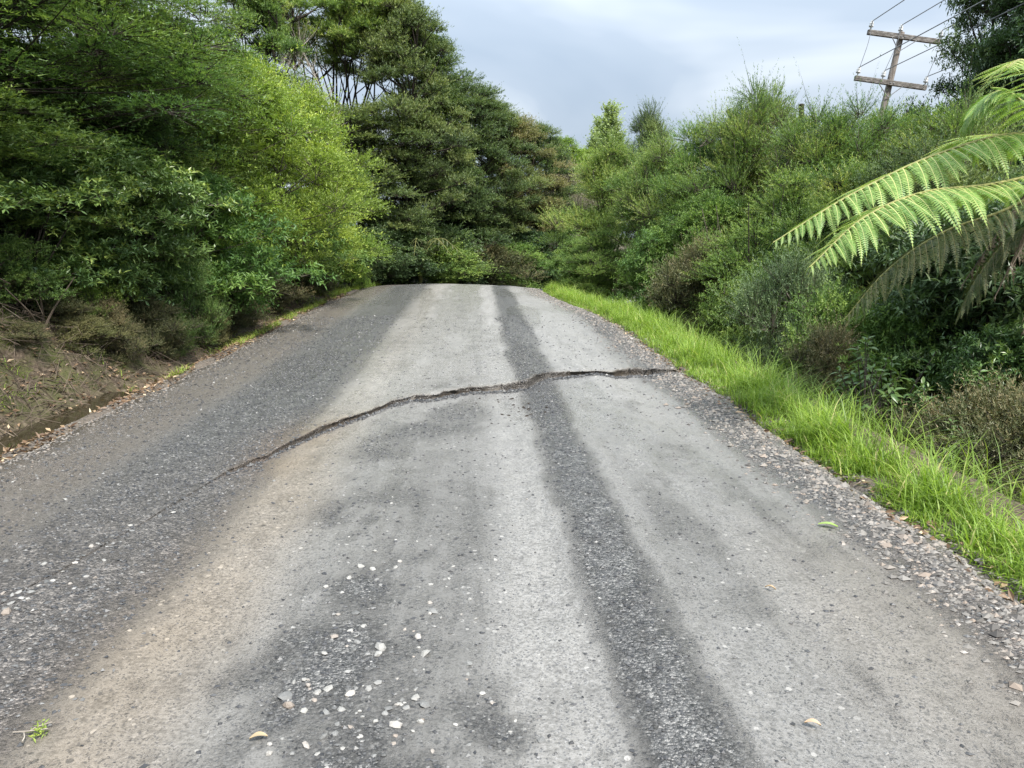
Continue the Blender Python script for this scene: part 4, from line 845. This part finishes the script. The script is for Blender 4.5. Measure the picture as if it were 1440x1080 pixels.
ST = [stone_mesh('stone%d' % i, 400+i, M['stone']) for i in range(7)]
def put_stone(x, y, r, g, label, group, emb=.6):
    me = ST[g.integers(7)][0]; z = float(road_z(np.array(x), np.array(y)))
    o = obj('loose_stone', me, None, (x, y, z+r*.5*(1-emb)-.002), (g.normal(0, .2), g.normal(0, .2), g.uniform(0, 6.28)), (r, r, r*.9))
    tag(o, label, 'stone', group)
def stones():
    g = np.random.default_rng(77)
    a = [(455, 70, 8), (515, 95, 7), (690, 185, 12), (455, 280, 14), (490, 325, 12), (545, 320, 13), (530, 345, 12), (445, 350, 15), (400, 338, 16), (500, 355, 11), (355, 388, 14), (460, 390, 12), (268, 415, 13), (380, 445, 13),
         (380, 525, 18), (315, 525, 12), (410, 572, 15), (360, 590, 15), (490, 565, 10), (565, 580, 11), (300, 612, 18), (355, 628, 9), (388, 633, 15), (375, 662, 17), (475, 657, 28), (465, 680, 22), (425, 680, 12), (265, 677, 17),
         (672, 512, 26), (835, 535, 13), (617, 610, 18), (640, 680, 24), (455, 727, 9), (115, 840, 30), (125, 877, 28), (145, 785, 13), (185, 775, 15), (200, 797, 16), (258, 790, 9), (275, 813, 20), (237, 825, 20), (225, 858, 14),
         (180, 855, 14), (360, 832, 24), (465, 788, 18), (430, 812, 16), (405, 922, 11), (268, 905, 17), (325, 892, 17), (297, 885, 10), (185, 900, 17), (510, 860, 9), (505, 890, 20), (555, 857, 11), (570, 890, 15), (640, 880, 24),
         (530, 957, 28), (455, 940, 14), (625, 945, 18), (810, 715, 20), (805, 755, 12), (860, 825, 16), (300, 987, 16), (255, 1000, 20), (400, 998, 11), (195, 1033, 20), (235, 1062, 14), (140, 1062, 13), (55, 1025, 12), (55, 1060, 16),
         (490, 1072, 16), (450, 1072, 12), (1040, 525, 11), (1085, 995, 18), (900, 860, 14), (605, 850, 22), (30, 990, 14)]
    def slabel(y, r):
        size = 'large pale angular stone' if r > .016 else 'medium pale stone' if r > .010 else 'small pale chip of stone'
        return size+(' in the stony patch nearest the crack, mid road' if y < 250 else ' in the upper middle of the stony patch, mid road' if y < 500 else ' in the lower middle of the stony patch, mid road' if y < 760 else ' in the stony patch at the bottom of the picture')
    for x, y, r in a:
        p = gp(360+x/2.7, 680+y/2.7); sc = r/2.7*1.0*np.linalg.norm(p-_c)/FPX
        put_stone(p[0], p[1], max(sc, .006), g, slabel(y, max(sc, .006)), 'loose stones in the middle of the road')
    for i in range(95):
        px, py = g.normal(560, 105), 690+390*g.random()**.8
        if not 380 < px < 790: continue
        p = gp(px, py); sr = g.uniform(.006, .014); put_stone(p[0], p[1], sr, g, slabel((py-680)*2.7, sr), 'loose stones in the middle of the road')
    b = [(28, 517, 26), (68, 503, 18), (45, 480, 18), (75, 440, 16), (125, 440, 24), (85, 462, 16), (110, 465, 14), (180, 400, 18), (15, 440, 16), (290, 325, 16), (350, 265, 16), (375, 255, 13), (400, 318, 14), (170, 330, 16), (25, 310, 13),
         (500, 185, 14), (505, 205, 14), (610, 150, 16), (700, 65, 14), (565, 100, 13), (660, 135, 14), (270, 408, 14), (330, 380, 14), (365, 385, 12), (205, 395, 13), (150, 415, 12), (250, 70, 15), (20, 470, 14), (50, 450, 14), (240, 360, 12), (320, 300, 13), (430, 225, 12)]
    for x, y, r in b:
        p = gp(x/2.7, 680+y/2.7); sc = r/2.7*.75*np.linalg.norm(p-_c)/FPX
        put_stone(p[0], p[1], sc, g, 'white stone in the line along the faint crack at the left', 'white stones along the left crack')
    for i in range(34):
        px, py = g.normal(725, 30), g.normal(568, 13); p = gp(px, py)
        if p[1] > crack_y(p[0])-.05: continue
        put_stone(p[0], p[1], g.uniform(.008, .022), g, 'dark clod broken from the crack, lying below its middle', 'dark clods below the crack')
stones()
for o in COL.objects:
    if o.get('group') == 'dark clods below the crack':
        o.material_slots[0].link = 'OBJECT'; o.material_slots[0].material = M['bark_dark']
def gravel():
    g = np.random.default_rng(88)
    def scatter(name, label, X, S, rad, mat, tint):
        n = len(X); x, y = road_xy(X, S); zz = np.where(np.abs(X-XC) < 2.93, road_z(X, S), np.maximum(road_z(X, S), ground(x, y)))
        # low, eight-sided chips
        V0 = np.array([(1, 0, 0), (0, 1, 0), (-1, 0, 0), (0, -1, 0), (0, 0, .75), (0, 0, -.6)], float); F = np.array([(0, 1, 4), (1, 2, 4), (2, 3, 4), (3, 0, 4), (1, 0, 5), (2, 1, 5), (3, 2, 5), (0, 3, 5)])
        V = V0[None]*(1+g.normal(0, .25, (n, 6, 1)))+g.normal(0, .12, (n, 6, 3)); a = g.uniform(0, 6.28, n); c, s_ = np.cos(a)[:, None], np.sin(a)[:, None]
        V = np.stack([V[..., 0]*c-V[..., 1]*s_, V[..., 0]*s_+V[..., 1]*c, V[..., 2]], -1)*rad[:, None, None]*np.array([1, .8, .7])
        V = V+np.stack([x, y, zz+rad*.10], -1)[:, None]
        mb = MB(); mb.add(V, F3=(F[None]+6*np.arange(n)[:, None, None]), tint=np.repeat(tint, 6)); tag(obj(name, mb.mesh(name, mat), kind='stuff'), label, 'gravel')
    n = 80000; S = 1.3+13*g.random(n)**1.7; X = -3.5+5.8*g.random(n)
    dk = road_masks(X, S)[0]; k = g.random(n) < np.clip(dk*1.05-.18, .05, 1)*(.35+.65*fbm(X*3, S*3, 3)/.5); X, S = X[k], S[k]
    scatter('road_gravel', 'loose dark wet gravel in the unworn strips of the road', X, S, g.uniform(.004, .0105, len(X))*(1+.06*S), M['gravel'], np.clip(g.beta(1.5, 2.2, len(X)), 0, 1))
    n = 17000; S = 1.3+22*g.random(n)**1.5; X = 2.28+.18*g.normal(size=n)
    k = (X > 1.75) & (X < 2.75); X, S = X[k], S[k]; X = X-.62*sstep(12, 22, S)
    scatter('shoulder_gravel', 'brownish loose gravel along the right road shoulder', X, S, g.uniform(.006, .018, len(X))*(1+.9*(g.random(len(X)) < .10)), M['shoulder'], np.clip(g.beta(2, 1.8, len(X)), 0, 1))
    n = 7000; S = 2+17*g.random(n)**1.3; X = -3.38+.13*g.normal(size=n)
    scatter('ditch_gravel', 'pale loose gravel along the left ditch edge of the road', X, S, g.uniform(.005, .014, len(X)), M['shoulder'], np.clip(g.beta(2, 1.8, len(X)), 0, 1))
gravel()
def crack_crumbs():
    g = np.random.default_rng(91); n = 3800; X = -1.9+4.1*g.random(n); st = crack_step(X); k = g.random(n) < st/.08; X = X[k]; n = len(X)
    S = crack_y(X)-.012-np.abs(g.normal(0, .07, n))*(.4+1.2*fbm(X*3, X*0+9, 3)); r = g.uniform(.004, .013, n)*(1+.7*(g.random(n) < .12))
    V0 = np.array([(1, 0, 0), (0, 1, 0), (-1, 0, 0), (0, -1, 0), (0, 0, .8), (0, 0, -.6)], float); F = np.array([(0, 1, 4), (1, 2, 4), (2, 3, 4), (3, 0, 4), (1, 0, 5), (2, 1, 5), (3, 2, 5), (0, 3, 5)])
    V = (V0[None]*(1+g.normal(0, .28, (n, 6, 1)))+g.normal(0, .15, (n, 6, 3)))*r[:, None, None]+np.stack([X, S, road_z(X, S)+r*.3], -1)[:, None]
    mb = MB(); mb.add(V, F3=(F[None]+6*np.arange(n)[:, None, None]), tint=np.repeat(g.beta(1.6, 2.0, n), 6))
    tag(obj('crack_crumbs', mb.mesh('crack_crumbs', M['gravel']), kind='stuff'), 'crumbled dark gravel along the foot of the crack', 'gravel')
crack_crumbs()
# fallen things on the road
def fallen():
    g = np.random.default_rng(5)
    def leaf(label, px, py, l, w, mat, rz):
        p = gp(px, py); z = float(road_z(np.array(p[0]), np.array(p[1]))); mb = MB(); n = 9; t = np.linspace(0, 1, n); ww = w*np.sin(np.pi*np.clip(t, .03, .97))**.7
        zz = .012*np.sin(t*3)+.010
        V = np.concatenate([np.stack([t*l, ww/2, zz+.006], -1), np.stack([t*l, t*0, zz], -1), np.stack([t*l, -ww/2, zz+.006], -1)])
        F = [(i, i+n, i+n+1, i+1) for i in range(n-1)]+[(i+n, i+2*n, i+2*n+1, i+n+1) for i in range(n-1)]
        mb.add(V, F4=F, tint=.8); tag(obj('fallen_leaf', mb.mesh('fallen_leaf', mat, True), None, (p[0], p[1], z), (0, 0, rz)), label, 'leaf', 'fallen leaves on the road')
    leaf('yellow-green fallen leaf on the right side of the road', 1150, 744, .10, .035, M['fern'], -.5)
    leaf('tan fallen leaf at the bottom of the picture beside the stones', 352, 1056, .055, .022, M['litter'], .15)
    leaf('grey-brown curled leaf on the right lane near the bottom', 1130, 1030, .05, .02, M['litter'], -.4)
    leaf('pale fallen leaf at the right lane middle', 1075, 835, .05, .012, M['litter'], -.7)
    p = gp(45, 1048); z = float(road_z(np.array(p[0]), np.array(p[1]))); t = thing('fallen_sprig', 'small dry twig with a green leafy tip at bottom left', 'sprig', (p[0], p[1], z))
    mb = MB()
    for q in ([(-.06, .01, .01), (0, 0, .02), (.05, .01, .02)], [(-.02, .0, .015), (.0, -.03, .02), (.005, -.05, .02)], [(0, 0, .02), (.01, .02, .02), (.05, .035, .025)]):
        V, F = tubes(catmull(q, 7)[None], np.full((1, 7), .0022), 5); mb.add(V, F4=F)
    obj('stem', mb.mesh('sprig_stem', M['bark_pale']), t)
    mb = MB(); n = 9; foliage(mb, np.array([.04, .01, .02])+g.normal(0, .008, (n, 3)), nrm(g.normal(size=(n, 3))*[1, 1, .3]), np.full(n, .03), 6, .022, .007, .8, 0, 'leaf', np.full(n, .6), g)
    obj('leaves', mb.mesh('sprig_leaves', M['bright']), t)
fallen()

# ------------------------------------------------------------------ power pole and lines, stub posts
def pole():
    Yp = 24.5; lean = R_(8.6); T = at(1268, 46, Yp); ax = np.array([math.sin(lean)*.99, -math.sin(lean)*.12, math.cos(lean)])
    gz = float(ground(np.array(T[0]-1.2), np.array(T[1]))); Lp = (T[2]-gz+.3)/ax[2]; base = T-ax*Lp
    hx = R_(7.2); ex = nrm(np.array([math.cos(hx), -math.sin(hx), 0])); ex = nrm(ex-ax*np.dot(ex, ax)); ey = np.cross(ax, ex)
    t = thing('utility_pole', 'leaning weathered wooden power pole with two crossarms at top right', 'power pole', base)
    q = np.linspace(0, 1, 10)[:, None]; mb = MB(); V, F = tubes((ax*Lp*q)[None], np.linspace(.15, .088, 10)[None], 14); mb.add(V, F4=F)
    V, F = tubes(np.stack([ax*(Lp-.001), ax*(Lp+.02), ax*(Lp+.022)])[None], np.array([[.088, .075, .001]]), 14); mb.add(V, F4=F)
    obj('post', mb.mesh('pole_post', M['pole_wood'], True), t)
    tops = []
    for ai, (pxa, pxb, d) in enumerate((((1222, 41), (1318, 52), .16), ((1205, 102), (1298, 117), 1.52))):
        c = ax*(Lp-d)-ey*.16; wpx = np.linalg.norm(at(*pxa, Yp)-at(*pxb, Yp)); hl = wpx/2*1.02
        off = 0 if ai == 0 else 0.0
        cen = (at(*pxa, Yp)+at(*pxb, Yp))/2-base; c = c+ex*np.dot(cen-c, ex)
        mb = MB(); n = 9
        for i in range(n-1):
            pass
        box(mb, c, ex*hl, ey*.055, ax*.075)
        a = obj('crossarm', mb.mesh('crossarm', M['arm_wood']), t); a.modifiers.new('bevel', 'BEVEL').width = .012
        tp = []
        for k in (-.94, (-.14 if ai == 0 else -.24), .94):
            b = c+ex*hl*k+ax*.075; zz = 1.35*np.array([0, .05, .06, .09, .10, .13, .14, .17, .19, .20]); rr = 1.3*np.array([.014, .014, .05, .055, .032, .05, .045, .028, .03, .005])
            mb = MB(); V, F = tubes((b+ax*zz[:, None])[None], rr[None], 12); mb.add(V, F4=F); obj('insulator', mb.mesh('insulator', M['porcelain'], True), a); tp.append(base+b+ax*.25)
        for sg in (-1, 1):
            mb = MB(); p0 = c+ex*hl*.34*sg-ax*.06-ey*.06; p1 = ax*(Lp-d-.42)-ey*.135
            V, F = tubes(np.stack([p0, (p0+p1)/2, p1])[None], np.full((1, 3), .014), 6); mb.add(V, F4=F); obj('brace', mb.mesh('brace', M['steel']), a)
        for sg in (-.05, .05):
            mb = MB(); p0 = c+ex*sg-ey*.05-ex*np.dot(c, ex); V, F = tubes(np.stack([p0+ax*.0, p0-ey*.02, p0-ey*.021])[None], np.array([[.022, .022, .001]]), 8); mb.add(V, F4=F); obj('bolt', mb.mesh('bolt', M['steel']), a)
        tops.append(tp)
    for k in range(3):
        mb = MB(); p0 = tops[0][k]-base-ey*.05; p1 = tops[1][k]-base-ey*.05; m_ = (p0+p1)/2-ey*.15
        V, F = tubes(catmull([p0, m_, p1], 9)[None], np.full((1, 9), .008), 5); mb.add(V, F4=F); obj('jumper_wire', mb.mesh('jumper_wire', M['wire']), t)
    names = ['upper left', 'upper middle', 'upper right', 'lower left', 'lower middle', 'lower right']
    dirn = nrm(np.array([-math.sin(hx), -math.cos(hx), 0.0])); i = 0
    for tp in tops:
        for k in range(3):
            q = np.linspace(0, 1, 40)[:, None]; Ls = 62; P = tp[k]+dirn*Ls*q; P[:, 2] += .2*q[:, 0]-1.5*4*.25*(q*(1-q))[:, 0]*1.0
            mb = MB(); V, F = tubes((P-tp[k])[None], np.full((1, 40), .014), 5); mb.add(V, F4=F)
            tag(obj('power_line', mb.mesh('power_line', M['wire']), None, tp[k]), 'thin power line running from the %s insulator of the pole' % names[i], 'power line', 'overhead power lines'); i += 1
pole()
def stub(label, name, a, b, Y, r, mat):
    p, q = at(*a, Y), at(*b, Y); gz = float(ground(p[0], p[1])); d = nrm(q-p); base = p+d*((gz-.2-p[2])/d[2]); L = np.linalg.norm(q-base); s = np.linspace(0, 1, 12)[:, None]
    mb = MB(); V, F = tubes((d*L*s)[None], (r*np.linspace(1.15, .9, 12)*(1+rng.normal(0, .03, 12)))[None], 10); mb.add(V, F4=F)
    V, F = tubes(np.stack([d*L*.9999, d*(L+r*.3), d*(L+r*.31)])[None], np.array([[r*.9, r*.5, .001]]), 10); mb.add(V, F4=F)
    tag(obj(name, mb.mesh(name, M[mat], False), None, base), label, 'post')
stub('dark broken post standing up from the right-hand shrubs', 'broken_post', (1127, 175), (1127, 147), 18.2, .065, 'bark_dark')
stub('leaning dark stub of a dead trunk on the right skyline', 'dead_snag', (1042, 184), (1023, 155), 19.5, .055, 'bark_dark')
